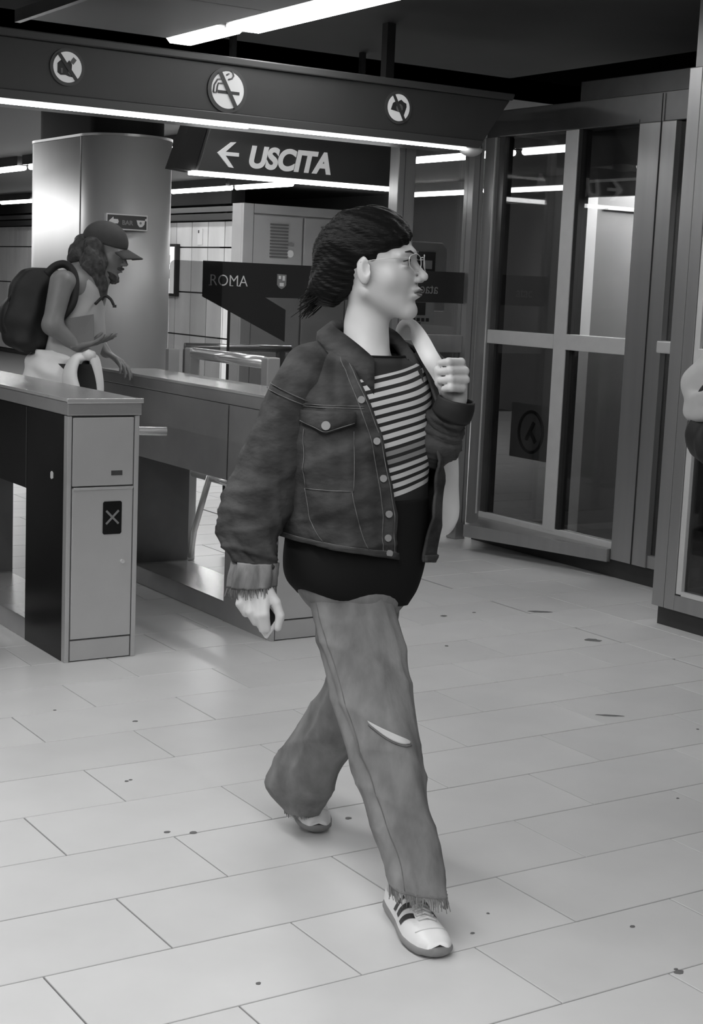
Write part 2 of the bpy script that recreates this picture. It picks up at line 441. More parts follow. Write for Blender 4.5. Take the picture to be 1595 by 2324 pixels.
# long lamp row over the hall
t = root('ceiling_light', (3.73, 5, 2.7), 'long bright tube lamp hanging from the dark ceiling above the beam', 'lamp')
box('housing', 3.62, 3.86, 2.6, 7.0, 2.725, 2.80, M_steeld, t, .01)
prism('diffuser', [(3.70, 2.70), (3.84, 2.70), (3.86, 2.727), (3.66, 2.727)], 'y', 2.6, 6.98, M_tube, t)
t = root('ceiling_light', (3.72, 7.3, 2.7), 'short bright tube lamp just above the beam at the row end', 'lamp')
box('housing', 3.60, 3.85, 7.06, 7.64, 2.725, 2.80, M_steeld, t, .01)
prism('diffuser', [(3.655, 2.70), (3.775, 2.70), (3.80, 2.727), (3.63, 2.727)], 'y', 7.06, 7.62, M_tube, t)
box('bracket', 3.66, 3.84, 6.99, 7.05, 2.71, 2.80, M_steelh, t)

# far tube lamps
def lamp_far(x, segs, label):
    nm = [''] if len(segs) == 1 else ['nearest', 'farther'] if len(segs) == 2 else ['nearest', 'second', 'third', 'farthest'][:len(segs)]
    for w_, (y0, y1) in zip(nm, segs):
        t = root('tube_light', (x, y0, 2.6), label.replace('far tube lamp', (w_+' far tube lamp').strip()), 'lamp', 'tube lamps of the far hall')
        box('housing', x-.09, x+.09, y0, y1, 2.62, 2.72, M_steeld, t)
        tube('lamp_tube', [(x, y0+.02, 2.6), (x, y1-.02, 2.6)], .028, M_tubef, t, 8)
lamp_far(6.18, [(11.0, 12.85)], 'far tube lamp showing just right of the round column')
lamp_far(6.18, [(15.0, 16.35), (16.5, 17.8), (17.95, 19.2)], 'far tube lamp showing left of the round column, upper row')
lamp_far(9.10, [(15.6, 17.0), (17.1, 18.8)], 'far tube lamp showing below the exit sign')
lamp_far(9.10, [(19.0, 20.5), (20.6, 22.1), (22.2, 23.7), (23.8, 25.4)], 'far tube lamp of the lower row left of the round column')
lamp_far(8.0, [(8.3, 10.0), (10.1, 11.7)], 'far tube lamp seen through the glass beside the exit sign, upper row')
lamp_far(10.9, [(12.8, 14.3), (14.4, 15.8)], 'far tube lamp seen through the glass beside the exit sign, lower row')

# far wall of enamel panels (plane x = 9.73)
wf = box('wall_far', 9.75, 9.85, 18.62, 30, 0, 2.72, M_walld); tag(wf, 'far wall clad in pale upright panels', kind='structure')
for i in range(22):
    y = 17.95+.49*i
    for z0, z1 in ((.08, .66), (.68, 1.26), (1.28, 1.885), (1.905, 2.24)):
        o = box('panel', 9.725, 9.75, y+.012, y+.478, z0, z1, M_wall, wf)
box('fascia', 9.60, 9.75, 17.95, 30, 2.26, 2.34, M_walld, wf); box('fascia', 9.55, 9.75, 17.95, 30, 2.46, 2.72, M_void, wf)
box('fascia_light_strip', 9.59, 9.60, 17.95, 30, 2.36, 2.43, M_beam, wf)
# notice and lit poster on it
t = tag(box('notice', 9.71, 9.722, 19.08, 19.22, 1.93, 2.15, M_white), 'white upright notice on the panelled far wall', 'notice')
box('notice_mark', 9.705, 9.71, 19.17, 19.20, 2.09, 2.13, M_print, t)
t = root('poster_case', (9.7, 20.3, 1.56), 'lit poster in a black frame on the far wall beside the column', 'poster')
box('frame', 9.66, 9.72, 19.78, 21.0, 1.20, 1.94, M_blackm, t); box('poster', 9.65, 9.66, 19.83, 20.95, 1.24, 1.90, M_lit, t)
for a in range(3):
    for b in range(2): box('picture', 9.645, 9.65, 19.95+.3*a, 20.1+.3*a, 1.45+.2*b, 1.58+.2*b, M_grey, t)

# big grey service cabinet (plane y = 18)
bmc = 0
t = root('service_cabinet', (10.8, 17.7, 0), 'large grey service cabinet with louvred doors behind the exit sign', 'cabinet')
box('body', 9.56, 11.66, 17.67, 17.93, 0.02, 2.46, M_lock, t)
box('side_post', 9.56, 9.71, 17.62, 17.67, 0.02, 2.46, M_lock, t, .006)
box('top_panel', 9.72, 11.68, 17.63, 17.67, 2.34, 2.46, M_lock, t, .006)
for x0, x1 in ((9.72, 10.46), (10.49, 11.16), (11.18, 11.66)):
    d = box('door', x0, x1, 17.63, 17.67, .06, 2.32, M_lock, t, .006)
    if x1 < 11.3:
        vx = 9.965 if x0 < 10 else 10.74
        boxes('louvre', [(vx, vx+.27, 17.615, 17.63, 1.78+.042*i, 1.80+.042*i) for i in range(11)], M_vent, d)
disc('round_badge', (10.28, 17.625, 1.84), .05, (0, -1, 0), .004, M_white, t, 12)
prism('badge', [(10.24, 1.94), (10.33, 1.94), (10.33, 1.98), (10.285, 1.99), (10.24, 1.98)], 'y', 17.622, 17.63, M_grey, t)

# ================================================================== ROUND COLUMN
cx, cy, rr = 3.876, 8.669, .283
def stadium(r, L=.74, n=40, grow=0.):
    pts = [(cx+(r)*math.cos(a), cy+(r)*math.sin(a)) for a in np.linspace(PI, 2*PI, n)]
    pts += [(cx+r*math.cos(a), cy+L+r*math.sin(a)) for a in np.linspace(0, PI, n)]; return pts
t = root('column', (cx, cy+.37, 0), 'broad steel-clad column with a rounded end behind the gates', 'column')
o = prism('cladding', stadium(rr), 'z', 0.08, 2.285, M_clad, t)
for p in o.data.polygons: p.use_smooth = abs(p.normal.z) < .5
prism('core', stadium(rr-.05), 'z', 2.285, 3.5, M_void, t); prism('plinth', stadium(rr-.02), 'z', 0, .08, M_stone, t)
prism('top_rim', stadium(rr+.004), 'z', 2.27, 2.285, M_steelh, t)
box('panel_seam', cx-rr-.002, cx-rr+.004, cy-.004, cy+.004, .08, 2.285, M_steeld, t)
# sign on the column
y = cy-rr-.03
t = root('bar_sign', (3.8, y, 1.73), 'small dark plate with a left arrow, the word BAR and a cup, on the column', 'sign')
def P_on_y(px, py, yy):
    d = fw*F + cr*(px-W/2) - cu*(py-H/2); s = yy/d[1]; return np.array([d[0]*s, yy, CH+d[2]*s])
a = P_on_y(241, 521, y); b = P_on_y(335, 491, y); x0, x1 = a[0], b[0]; z0 = P_on_y(335, 525, y)[2]; z1 = b[2]+.004
box('rim', x0, x1, y, y+.03, z0, z1, M_white, t); w = x1-x0; h = z1-z0
box('plate', x0+.007, x1-.007, y-.002, y, z0+.007, z1-.007, M_print, t)
def sp(u, v): return (x0+w*u, z0+h*v)
prism('arrow', [sp(.05, .52), sp(.16, .80), sp(.165, .66), sp(.27, .66), sp(.29, .52), sp(.27, .38), sp(.165, .38), sp(.16, .2)], 'y', y-.005, y-.001, M_white, t)
text('lettering', 'BAR', .036, (x0+w*.37, y-.004, z0+h*.33), (1, 0, 0), (0, 0, 1), M_grey, t, .001, .0012, 0, squash=1.05)
prism('cup', [sp(.72, .66), sp(.93, .66), sp(.915, .40), sp(.86, .24), sp(.80, .22), sp(.75, .38)], 'y', y-.005, y-.001, M_white, t)
disc('cup_mark', (*sp(.82, .48)[:1], y-.006, sp(.82, .48)[1]), .007, (0, -1, 0), .001, M_grey, t, 12)
disc('cup_handle', (sp(.955, .7)[0], y-.004, sp(.955, .7)[1]), .007, (0, -1, 0), .002, M_white, t, 12)

# ================================================================== BEAM WITH THREE SIGNS
BY = 6.5
t = root('overhead_beam', (3.2, BY+.15, 2.19), 'long dark grey lit beam over the gates carrying three round signs', 'beam')
prism('casing', [(.2, 2.235), (4.935, 2.235), (5.095, 2.455), (.2, 2.455)], 'y', BY, BY+.34, M_beam, t, .004)
prism('top_trim', [(.2, 2.455), (5.10, 2.455), (5.115, 2.49), (.2, 2.49)], 'y', BY-.02, BY+.36, M_beaml, t, .006)
prism('bottom_trim', [(.2, 2.195), (4.90, 2.195), (4.93, 2.235), (.2, 2.235)], 'y', BY-.012, BY+.35, M_beaml, t, .004)
box('lamp_strip', .2, 3.62, BY+.0, BY+.022, 2.180, 2.196, M_tube, t, .004)
box('lamp_strip', .2, 3.58, BY+.075, BY+.092, 2.182, 2.196, M_tube, t, .004)
box('lamp_strip', 3.63, 4.83, BY+.005, BY+.028, 2.180, 2.196, M_tube, t, .004)
v = []; n = 16
o = disc('dome_cap', (4.90, BY+.06, 2.196), .062, (0, 0, -1), .002, M_white, t)
bm = bmesh.new(); bmesh.ops.create_uvsphere(bm, u_segments=20, v_segments=10, radius=.062)
for q in bm.verts: q.co.z = min(q.co.z, 0)*.62; q.co += Vector((4.90, BY+.06, 2.194))
vv = [tuple(q.co) for q in bm.verts]; ff = [tuple(x.index for x in p.verts) for p in bm.faces]; bm.free()
mk('lamp_dome', vv, ff, M_white, t, True)
for hx in (1.5, 4.45): box('hanger', hx, hx+.05, BY+.22, BY+.27, 2.49, 2.80, M_void, t)

def sign(cxs, czs, r, label, kind):
    y = BY-.001
    s = root('prohibition_sign', (cxs, y, czs), label, 'sign')
    disc('rim', (cxs, y, czs), r*1.22, (0, -1, 0), .006, M_beaml, s, 40)
    disc('face', (cxs, y-.006, czs), r, (0, -1, 0), .002, M_signw, s, 40)
    q = lambda u, v: (cxs+u*r, czs+v*r)
    if kind == 'food':
        prism('pictogram', [q(-.72, .2), q(-.45, .45), (q(-.1, .2)), q(.1, .45), q(.3, .2), q(.28, -.15), q(.38, -.62), q(.1, -.6), q(-.15, -.52), q(-.5, -.55), q(-.72, -.4)], 'y', y-.010, y-.008, M_print, s)
        prism('pictogram_cap', [q(.15, .35), q(.4, .68), q(.62, .5), q(.4, .2)], 'y', y-.0105, y-.008, M_grey, s)
        prism('pictogram_light', [q(-.5, -.1), q(-.35, -.1), q(-.36, -.42), q(-.47, -.42)], 'y', y-.011, y-.010, M_grey, s)
        prism('pictogram_light', [q(.05, -.2), q(.25, -.45), q(.2, -.55), q(.03, -.4)], 'y', y-.011, y-.010, M_grey, s)
    elif kind == 'smoke':
        prism('cigarette', [q(-.62, -.05), q(.72, -.05), q(.72, -.22), q(-.62, -.22)], 'y', y-.010, y-.008, M_print, s)
        def stroke(pts, w=.05):
            tubes('smoke_line', [[(cxs+a*r, y-.009, czs+b*r) for a, b in pts]], w*r, M_grey, s, 6)
        stroke([(-.9, -.2), (-.85, .2), (-.66, .5), (-.35, .56)]); stroke([(-.7, -.2), (-.66, .12), (-.6, .3), (-.3, .32)]); stroke([(-.9, -.2), (-.7, -.2)])
        stroke([(-.12, .78), (.05, .88)]); stroke([(.0, .55), (.22, .62), (.33, .78), (.26, .98), (.15, 1.0)][0:5])
    else:
        prism('pictogram', [q(-.72, -.2), q(-.55, .3), q(-.35, .42), q(-.1, .35), q(-.02, .5), q(.2, .6), q(.4, .45), q(.66, .35), q(.7, .1), q(.45, -.62), q(.1, -.35), q(-.1, -.3)], 'y', y-.010, y-.008, M_print, s)
        disc('lens', (cxs+.05*r, y-.010, czs-.02*r), r*.3, (0, -1, 0), .001, M_grey, s, 20)
    L = 1.05; dx, dz = (.62, -.80) if kind == 'food' else (.50, -.87); wv = .115
    nx, nz = -dz*wv, dx*wv
    prism('slash', [q(-dx*L+nx, -dz*L+nz), q(dx*L+nx, dz*L+nz), q(dx*L-nx, dz*L-nz), q(-dx*L-nx, -dz*L-nz)], 'y', y-.013, y-.0105, M_beam, s)
sign(2.622, 2.356, .066, 'left round no eating sign with a slashed food pictogram on the beam', 'food')
sign(3.417, 2.339, .085, 'middle and largest round no smoking sign on the beam', 'smoke')
sign(4.385, 2.352, .066, 'right round no photography sign with a slashed camera on the beam', 'photo')

# ================================================================== EXIT SIGN
t = root('exit_sign', (4.4, 7.62, 2.05), 'dark hanging exit sign box with a white left arrow and USCITA', 'sign')
prism('box', [(3.83, 2.045), (5.12, 2.045), (5.12, 2.33), (3.915, 2.33)], 'y', 7.6, 7.76, M_beam, t, .004)
box('lamp_strip', 3.80, 5.12, 7.60, 7.66, 2.022, 2.044, M_tube, t, .004)
for hx in (4.05, 4.9): box('hanger', hx, hx+.03, 7.66, 7.69, 2.33, 2.80, M_steeld, t)
prism('end_bracket', [(3.70, 2.05), (3.82, 2.04), (3.905, 2.33), (3.80, 2.33)], 'y', 7.62, 7.74, M_void, t)
ay = 7.596
prism('arrow', [(3.945, 2.150), (4.028, 2.212), (4.060, 2.215), (3.995, 2.158), (4.078, 2.158), (4.078, 2.138), (3.995, 2.138), (4.048, 2.075), (4.018, 2.078)], 'y', ay-.004, ay+.004, M_signw, t)
text('lettering', 'USCITA', .160, (4.135, ay, 2.090), (1, 0, 0), (0, 0, 1), M_signw, t, .002, .0068, .22, squash=.985)

# ================================================================== GATES
def gate(x0, label, m_side, arm=True, y1=7.05, disp=True):
    x1 = x0+.29; y0 = 5.28
    g = root('ticket_gate', ((x0+x1)/2, 6.1, 0), label, 'ticket gate', None)
    box('top_cover', x0-.004, x1+.006, y0-.012, y1, .940, 1.002, M_steelp, g, .004)
    box('top_edge', x0-.006, x1+.012, y0-.016, y0-.010, .986, 1.004, M_chrome, g, .002)
    box('top_edge_side', x0-.008, x0-.003, y0-.012, y1, .992, 1.004, M_chrome, g, .001)
    # front cabinet
    box('front_cabinet', x0+.004, x1-.002, y0+.006, y0+.40, .0, .938, M_steeld, g)
    box('front_stile', x0, x0+.017, y0-.006, y0+.03, 0, .938, M_steelh, g, .002); box('front_stile', x1-.018, x1, y0-.006, y0+.03, 0, .938, M_steelh, g, .002)
    box('side_panel', x0-.001, x0+.004, y0+.03, y0+.41, 0.0, .938, m_side, g)
    box('side_panel', x0-.001, x0+.012, y0+.412, y1, .615, .938, m_side, g)
    box('side_seam', x0-.003, x0, y0+.408, y0+.414, .615, .935, M_steeld, g)
    box('upper_body', x0+.012, x1-.004, y0+.40, 6.62, .615, .938, m_side, g)
    box('far_side_panel', x1-.004, x1+.001, y0+.03, y1, .615, .938, M_steelp, g)
    box('upper_front_panel', x0+.022, x1-.022, y0-.004, y0+.01, .674, .932, M_steelh, g, .003)
    box('upper_slot', x0+.178, x0+.223, y0-.006, y0-.003, .712, .730, M_steeld, g)
    d = box('lower_door', x0+.022, x1-.022, y0-.006, y0+.01, .088, .666, M_steelh, g, .003)
    box('door_lip', x0+.024, x1-.022, y0-.010, y0-.004, .660, .669, M_chrome, g, .001)
    if disp:
        s = prism('display', [(x0+.146+a, .487+b) for a, b in ((.005, 0), (.071, 0), (.076, .005), (.076, .121), (.071, .126), (.005, .126), (0, .121), (0, .005))], 'y', y0-.009, y0-.004, M_black, g)
        for sg in (1, -1):
            c0 = (x0+.184, .552); a = PI/4*sg
            w_ = [(c0[0]+.036*math.cos(a)*u-.004*math.sin(a)*v, c0[1]+.036*math.sin(a)*u+.004*math.cos(a)*v) for u, v in ((-1, -1), (1, -1), (1, 1), (-1, 1))]
            prism('cross_stroke', w_, 'y', y0-.010-.0005*(sg > 0), y0-.008, M_grey, s)
    k = disc('lock', (x0+.229, y0-.006, .379), .008, (0, -1, 0), .008, M_chrome, g, 16)
    box('base_strip', x0+.022, x1-.022, y0-.003, y0+.01, .004, .082, M_steelh, g, .002)
    prism('side_lamp', [(y0+.128, .69), (y0+.140, .685), (y0+.150, .69), (y0+.150, .71), (y0+.140, .716), (y0+.128, .71)], 'x', x0-.004, x0-.001, M_white, g)
    # low plinth joining front and rear cabinets, recess panel, rear cabinet
    box('plinth', x0+.002, x1, y0+.40, y1, 0, .085, M_steelp, g, .004)
    box('rear_cabinet', x0+.003, x1-.002, 6.62, y1-.01, .085, .938, M_steelp, g)
    box('rear_cabinet_face', x0+.006, x1-.005, 6.612, 6.62, .09, .612, M_steeld, g, .002)
    # turnstile arm hub on the far side
    if arm:
        hubc = (x1+.001, 5.80, .825)
        hb = disc('arm_hub', hubc, .05, (1, 0, 0), .045, M_steeld, g, 24)
        tube('arm', [(x1+.03, 5.80, .825), (x1+.06, 5.80, .828), (x1+.33, 5.72, .826)], .0185, M_chrome, g, 14)
    return g
M_sideb = mat('gate_black_side', .008, .24, 0., noise=.3, nscale=3, spec=.16)
gate(2.150, 'nearest ticket gate at left with dark side, steel front door and display with a cross', M_sideb)
gate(3.047, 'second ticket gate with grey steel side behind the walking woman', M_steelp, arm=False)
gate(1.253, 'ticket gate mostly beyond the left edge of the photo', M_sideb)

# ================================================================== GLASS SCREEN BESIDE THE GATES
t = root('glass_screen', (4.4, 7.15, 0), 'glass screen with a dark band reading ROMA beside the gates', 'glass screen')
box('glass_panel', 3.815, 4.815, 7.148, 7.158, .12, 1.555, M_glassf, t)
box('glass_panel', 4.93, 5.335, 7.148, 7.158, 1.20, 2.36, M_glass, t)
box('glass_panel', 4.93, 5.335, 7.148, 7.158, .12, 1.10, M_glassd, t)
box('pane_edge', 3.806, 3.815, 7.145, 7.160, .12, 1.555, M_blackm, t)
prism('band', [(3.646, 1.371), (4.150, 1.143), (4.150, 1.315), (4.022, 1.377), (4.815, 1.383), (4.815, 1.556), (3.646, 1.556)], 'y', 7.144, 7.147, M_band, t)
prism('band', [(4.93, 1.383), (5.335, 1.383), (5.335, 1.560), (4.93, 1.560)], 'y', 7.140, 7.146, M_band, t)
o = text('lettering', 'ROMA', .083, (3.683, 7.142, 1.431), (1, 0, 0), (0, 0, 1), M_white, t, .0008, -.0008, 0, squash=.96)
ser = []
for lx in (3.690, 3.815, 3.860):
    ser.append((lx-.009, lx+.009, 7.1405, 7.1425, 1.4305, 1.4335))
boxes('letter_serifs', ser, M_white, t)
prism('crest', [(4.090, 1.504), (4.146, 1.502), (4.146, 1.447), (4.135, 1.434), (4.119, 1.425), (4.103, 1.432), (4.090, 1.447)], 'y', 7.1405, 7.1438, M_grey, t)
boxes('crest_detail', [(4.098, 4.112, 7.139, 7.1405, 1.478, 1.495), (4.122, 4.136, 7.139, 7.1405, 1.470, 1.495), (4.105, 4.13, 7.139, 7.1405, 1.440, 1.458)], M_white, t)
text('lettering_reversed', 'atac', .085, (5.150, 7.137, 1.433), (1, 0, 0), (0, 0, 1), M_grey, t, .0008, 0, 0, mirror=True, squash=.9)
for x0_, x1_, nm in ((4.815, 4.93, 'post'), (5.335, 5.405, 'post')):
    box(nm, x0_, x1_, 7.10, 7.19, 0, 2.42, M_frame, t, .004)
    box('post_groove', x0_+.04, x0_+.044, 7.098, 7.10, 0.1, 2.42, M_steeld, t)
box('mid_rail', 4.93, 5.335, 7.13, 7.17, 1.10, 1.20, M_frame, t, .003); box('top_rail', 4.815, 5.405, 7.12, 7.18, 2.36, 2.42, M_frame, t)
box('bottom_rail', 3.815, 5.335, 7.12, 7.17, .04, .12, M_frame, t)
t = root('glass_flap', (3.65, 7.0, .9), 'hazy rounded glass flap at the rear of the second gate', 'glass flap')
R_ = .03; x0_, x1_, z0_, z1_ = 3.445, 3.745, .86, 1.552
pts = [(x0_, z0_), (x1_, z0_), (x1_, z1_-.008)]+[(x1_-.008, z1_)]+[(x0_+R_-R_*math.sin(a), z1_-R_+R_*math.cos(a)) for a in np.linspace(0, PI/2, 6)]
prism('pane', pts, 'y', 7.115, 7.123, M_glassf, t)
box('clamp', 3.47, 3.62, 7.10, 7.138, .80, .88, M_steelh, t, .003)
box('clamp_post', 3.44, 3.50, 7.10, 7.138, 0, 1.10, M_steelh, t, .003)
# handrails
t = root('handrail', (3.55, 6.7, 0), 'polished steel handrail beside the second gate', 'handrail')
tube('rail', [(3.55, 6.29, 1.082), (3.55, 7.02, 1.082)], .030, M_chrome, t, 16)
box('post', 3.53, 3.60, 6.23, 6.29, 0, 1.108, M_steelh, t, .006); box('post', 3.52, 3.58, 7.02, 7.08, 0, 1.108, M_steelh, t, .006)
tube('lower_rail', [(3.56, 6.29, .46), (3.56, 7.02, .46)], .018, M_chrome, t, 10)
tube('brace', [(3.55, 6.82, .47), (3.55, 6.98, .16), (3.55, 7.01, .02)], .016, M_chrome, t, 10)
t = root('handrail', (4.2, 7.6, 0), 'thin handrail crossing behind the glass screen', 'handrail')
tube('rail', [(3.85, 7.745, 1.08), (4.46, 7.60, 1.08)], .022, M_chrome, t, 12)
for a, b in ((3.87, 7.745), (4.40, 7.615)): box('post', a-.02, a+.02, b-.02, b+.02, 0, 1.065, M_steelh, t)
t = root('information_panel', (6.34, 9, 0), 'light framed information panel on a post behind the glass screen', 'panel')
prism('frame', [(6.10, 1.30), (6.56, 1.30), (6.56, 1.75), (6.52, 1.79), (6.14, 1.79), (6.10, 1.75)], 'y', 9.0, 9.06, M_framel, t, .01)
box('face', 6.14, 6.45, 8.99, 9.0, 1.50, 1.72, M_print, t); box('pictogram', 6.36, 6.42, 8.985, 8.99, 1.60, 1.66, M_white, t)
box('caption', 6.36, 6.44, 8.985, 8.99, 1.555, 1.58, M_white, t)
box('map_sheet', 6.13, 6.46, 8.99, 9.0, 1.22, 1.37, M_white, t); box('map_print', 6.28, 6.38, 8.985, 8.99, 1.27, 1.36, M_print, t)
boxes('map_text', [(6.15+.04*i, 6.175+.04*i, 8.985, 8.99, 1.225, 1.25) for i in range(7)], M_print, t)
box('post', 6.30, 6.36, 9.01, 9.05, 0, 1.3, M_steeld, t)

# ================================================================== LIFT FRONT (plane x = 5.42)
t = root('lift_door', (5.42, 6.3, 0), 'tall aluminium framed glass lift doors with a pale cross rail', 'lift door')
X = 5.42
box('plinth', X+.02, X+.12, 5.50, 7.08, 0, .10, M_stone, t)
box('header', X-.01, X+.11, 5.50, 7.095, 2.325, 2.47, M_steeld, t, .004)  # darker steel than the frame: the header's shading put into its colour
box('header_groove', X-.014, X-.01, 5.84, 6.99, 2.33, 2.345, M_steeld, t)
box('corner_post', X-.02, X+.10, 6.985, 7.09, .10, 2.325, M_frame, t, .004)
box('corner_post_edge', X-.024, X-.02, 6.99, 6.998, .17, 2.32, M_framel, t)
box('jamb', X, X+.06, 6.935, 6.985, .17, 2.325, M_steeld, t)
box('mullion', X-.012, X+.05, 6.300, 6.402, .17, 2.325, M_framel, t, .003)
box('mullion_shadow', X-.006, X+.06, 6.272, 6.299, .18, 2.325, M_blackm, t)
box('cross_rail', X-.016, X+.04, 6.403, 6.985, 1.165, 1.243, M_framel, t, .003)
box('cross_rail', X-.016, X+.04, 5.832, 6.299, 1.165, 1.249, M_framel, t, .003)
box('bottom_rail', X-.010, X+.05, 5.832, 6.985, .115, .185, M_framel, t, .003)
box('door_post', X-.02, X+.08, 5.672, 5.830, .10, 2.325, M_frame, t, .004)
box('door_post_groove', X-.022, X-.02, 5.672, 5.678, .10, 2.46, M_blackm, t)
box('outer_post', X-.02, X+.08, 5.57, 5.670, .10, 2.325, M_frame, t, .004)
box('outer_rail', X-.022, X+.06, 5.20, 5.60, 1.19, 1.252, M_framel, t, .008)
box('outer_bottom_rail', X-.01, X+.06, 5.2, 5.57, .10, .165, M_frame, t, .003)
box('glass_pane', X+.015, X+.023, 6.402, 6.94, .185, 1.165, M_glassd, t); box('glass_pane', X+.015, X+.023, 6.402, 6.94, 1.243, 2.325, M_glassd, t)
box('glass_pane', X+.015, X+.023, 5.83, 6.275, .185, 1.165, M_glassd, t); box('glass_pane', X+.015, X+.023, 5.83, 6.275, 1.249, 2.325, M_glass, t)
box('glass_pane', X+.015, X+.023, 5.2, 5.57, .165, 1.19, M_glassd, t); box('glass_pane', X+.015, X+.023, 5.2, 5.57, 1.252, 2.325, M_glassd, t)
# sill wedge
s = prism('sill', [(X-.012, 5.835), (X-.012, 6.98), (5.255, 6.80), (5.13, 6.755), (X-.04, 5.835)], 'z', .085, .155, M_frame, t, .004)
# faint no-entry notice behind the lower glass
t = root('safety_notice', (X+.06, 6.62, .68), 'faint square notice with a ring pictogram behind the lower left lift pane', 'notice')
box('sheet', X+.055, X+.06, 6.45, 6.81, .53, .84, mat('faint_sheet', .55, .6), t)
bm = bmesh.new(); 
tubes('ring', [[(X+.052, 6.625+.105*math.cos(a), .685+.115*math.sin(a)) for a in np.linspace(0, 2*PI, 28)]], .009, M_print, t, 6)
tubes('figure', [[(X+.052, 6.60, .74), (X+.052, 6.63, .69), (X+.052, 6.66, .64)], [(X+.052, 6.63, .69), (X+.052, 6.58, .63)]], .012, M_print, t, 6)
# lift car
t = root('lift_car', (6.2, 5.8, 0), 'lift car with pale steel walls lit from its ceiling', 'lift car')
M_car = mat('lift_car_panel', .24, .4, .35, noise=.12, nscale=2)
box('side_wall', 5.68, 7.2, 6.44, 6.48, .1, 2.12, M_car, t); box('back_wall', 7.18, 7.22, 5.0, 6.44, .1, 2.12, M_car, t)
box('car_floor', 5.58, 7.2, 5.0, 6.48, .1, .14, M_steeld, t); box('car_ceiling', 5.60, 7.2, 5.0, 6.48, 2.12, 2.20, M_framel, t)
box('ceiling_lamp', 5.9, 6.9, 5.5, 6.40, 2.105, 2.12, mat('car_lamp', 1., .4, emit=16), t)
box('car_jamb', 5.60, 5.68, 6.42, 6.48, .1, 2.12, M_framel, t); box('front_header', 5.56, 5.60, 5.0, 6.48, 1.985, 2.60, M_steeld, t, .004)
box('header_trim', 5.55, 5.56, 5.0, 6.48, 2.06, 2.075, M_steelh, t); box('wall_rail', 5.75, 7.1, 6.41, 6.44, 1.93, 1.94, M_steeld, t)
box('other_side_wall', 5.62, 7.2, 4.96, 5.0, .1, 2.12, M_car, t)
# lift shaft framing behind
t = root('lift_shaft', (6.3, 6.9, 0), 'glazed lift shaft frame behind the doors', 'lift shaft')
box('frame_post', 5.95, 6.02, 6.95, 7.02, 0, 2.02, M_steeld, t); box('frame_post', 6.9, 6.98, 7.05, 7.13, 0, 2.7, M_steeld, t)
box('frame_rail', 5.95, 6.9, 6.95, 7.0, 2.02, 2.07, M_steelh, t); box('rear_panel', 7.3, 7.34, 4.9, 7.13, 0, 2.7, M_walld, t)
box('cabinet', 5.98, 6.5, 6.97, 7.05, .3, 1.5, M_steeld, t); box('shaft_glass', 6.02, 6.9, 7.10, 7.108, .2, 2.4, M_glassd, t)
box('shaft_floor', 5.62, 7.2, 6.5, 7.1, 0, .08, M_stone, t)

# ================================================================== BOOTH AT RIGHT (plane x = 4.84)
t = root('glass_booth', (4.84, 4.3, 0), 'near aluminium and glass booth at the right edge of the photo', 'booth')
X = 4.84
box('plinth', X+.02, X+.7, 1.8, 4.91, 0, .085, M_stone, t)
box('corner_post', X-.004, X+.09, 4.855, 4.93, .085, 2.45, M_frame, t, .004)
box('corner_post', X-.004, X+.08, 4.79, 4.853, .085, 2.45, M_frame, t, .003)
box('post_cap', X+.0, X+.07, 4.80, 4.90, 2.45, 2.80, M_steeld, t)
box('glazing_bead', X+.0, X+.05, 4.755, 4.788, .16, 2.45, M_framel, t, .004)
box('bottom_rail', X-.004, X+.07, 1.8, 4.79, .085, .155, M_frame, t, .003); box('bottom_bead', X+.0, X+.05, 1.8, 4.755, .156, .175, M_framel, t)
box('mid_rail', X-.004, X+.06, 1.8, 4.76, 1.19, 1.252, M_framel, t, .004); box('top_rail', X-.004, X+.07, 1.8, 4.79, 2.38, 2.45, M_frame, t)
box('glass_pane', X+.02, X+.028, 1.8, 4.755, .175, 1.19, M_glassd, t); box('glass_pane', X+.02, X+.028, 1.8, 4.755, 1.252, 2.38, M_glassd, t)
box('side_rail', X+.09, X+.58, 4.86, 4.92, .085, .155, M_frame, t); box('side_rail', X+.09, X+.58, 4.86, 4.92, 2.38, 2.45, M_frame, t)
box('side_rail', X+.09, X+.56, 4.86, 4.92, 1.19, 1.25, M_frame, t); box('side_glass', X+.09, X+.56, 4.88, 4.888, .155, 2.38, M_glassd, t)
box('inner_ledge', X+.5, X+.9, 1.8, 4.7, .42, .50, M_blackm, t); box('inner_wall', X+.9, X+.94, 1.8, 4.9, 0, 2.5, mat('booth_inside', .12, .6), t)

# ================================================================== PEOPLE
M_skin = mat('skin', .63, .5, noise=.05, nscale=12, bump=.02, bscale=200)
M_skinm = mat('skin_tanned', .22, .45, noise=.08, nscale=12)
M_hair = mat('dark_hair', .006, .55, bump=.4, bscale=45, stretch=(1, 1, 4), spec=.18)
M_hairm = mat('brown_hair', .06, .5, noise=.5, nscale=40, bump=.5, bscale=60, spec=.3)
M_eye = mat('eye_white', .5, .2); M_iris = mat('iris', .02, .2); M_brow = mat('eyebrow', .03, .7); M_lip = mat('lip', .16, .4)
M_denim = mat('black_denim', .050, .75, noise=.55, nscale=11, bump=.6, bscale=20, stretch=(1, 1, 1.8), spec=.25)
M_deniml = mat('faded_denim_seam', .15, .75, noise=.45, nscale=40, spec=.2)
M_cuff = mat('faded_cuff', .20, .8, noise=.5, nscale=30, stretch=(1, 1, .2), spec=.2)
M_jean = mat('grey_jeans', .215, .85, noise=.32, nscale=12, bump=.5, bscale=20, stretch=(1.3, 1.3, .55), spec=.2)
M_jeand = mat('grey_jeans_seam', .15, .85, noise=.2, nscale=30)
M_tunic = mat('black_top', .012, .9, spec=.15)
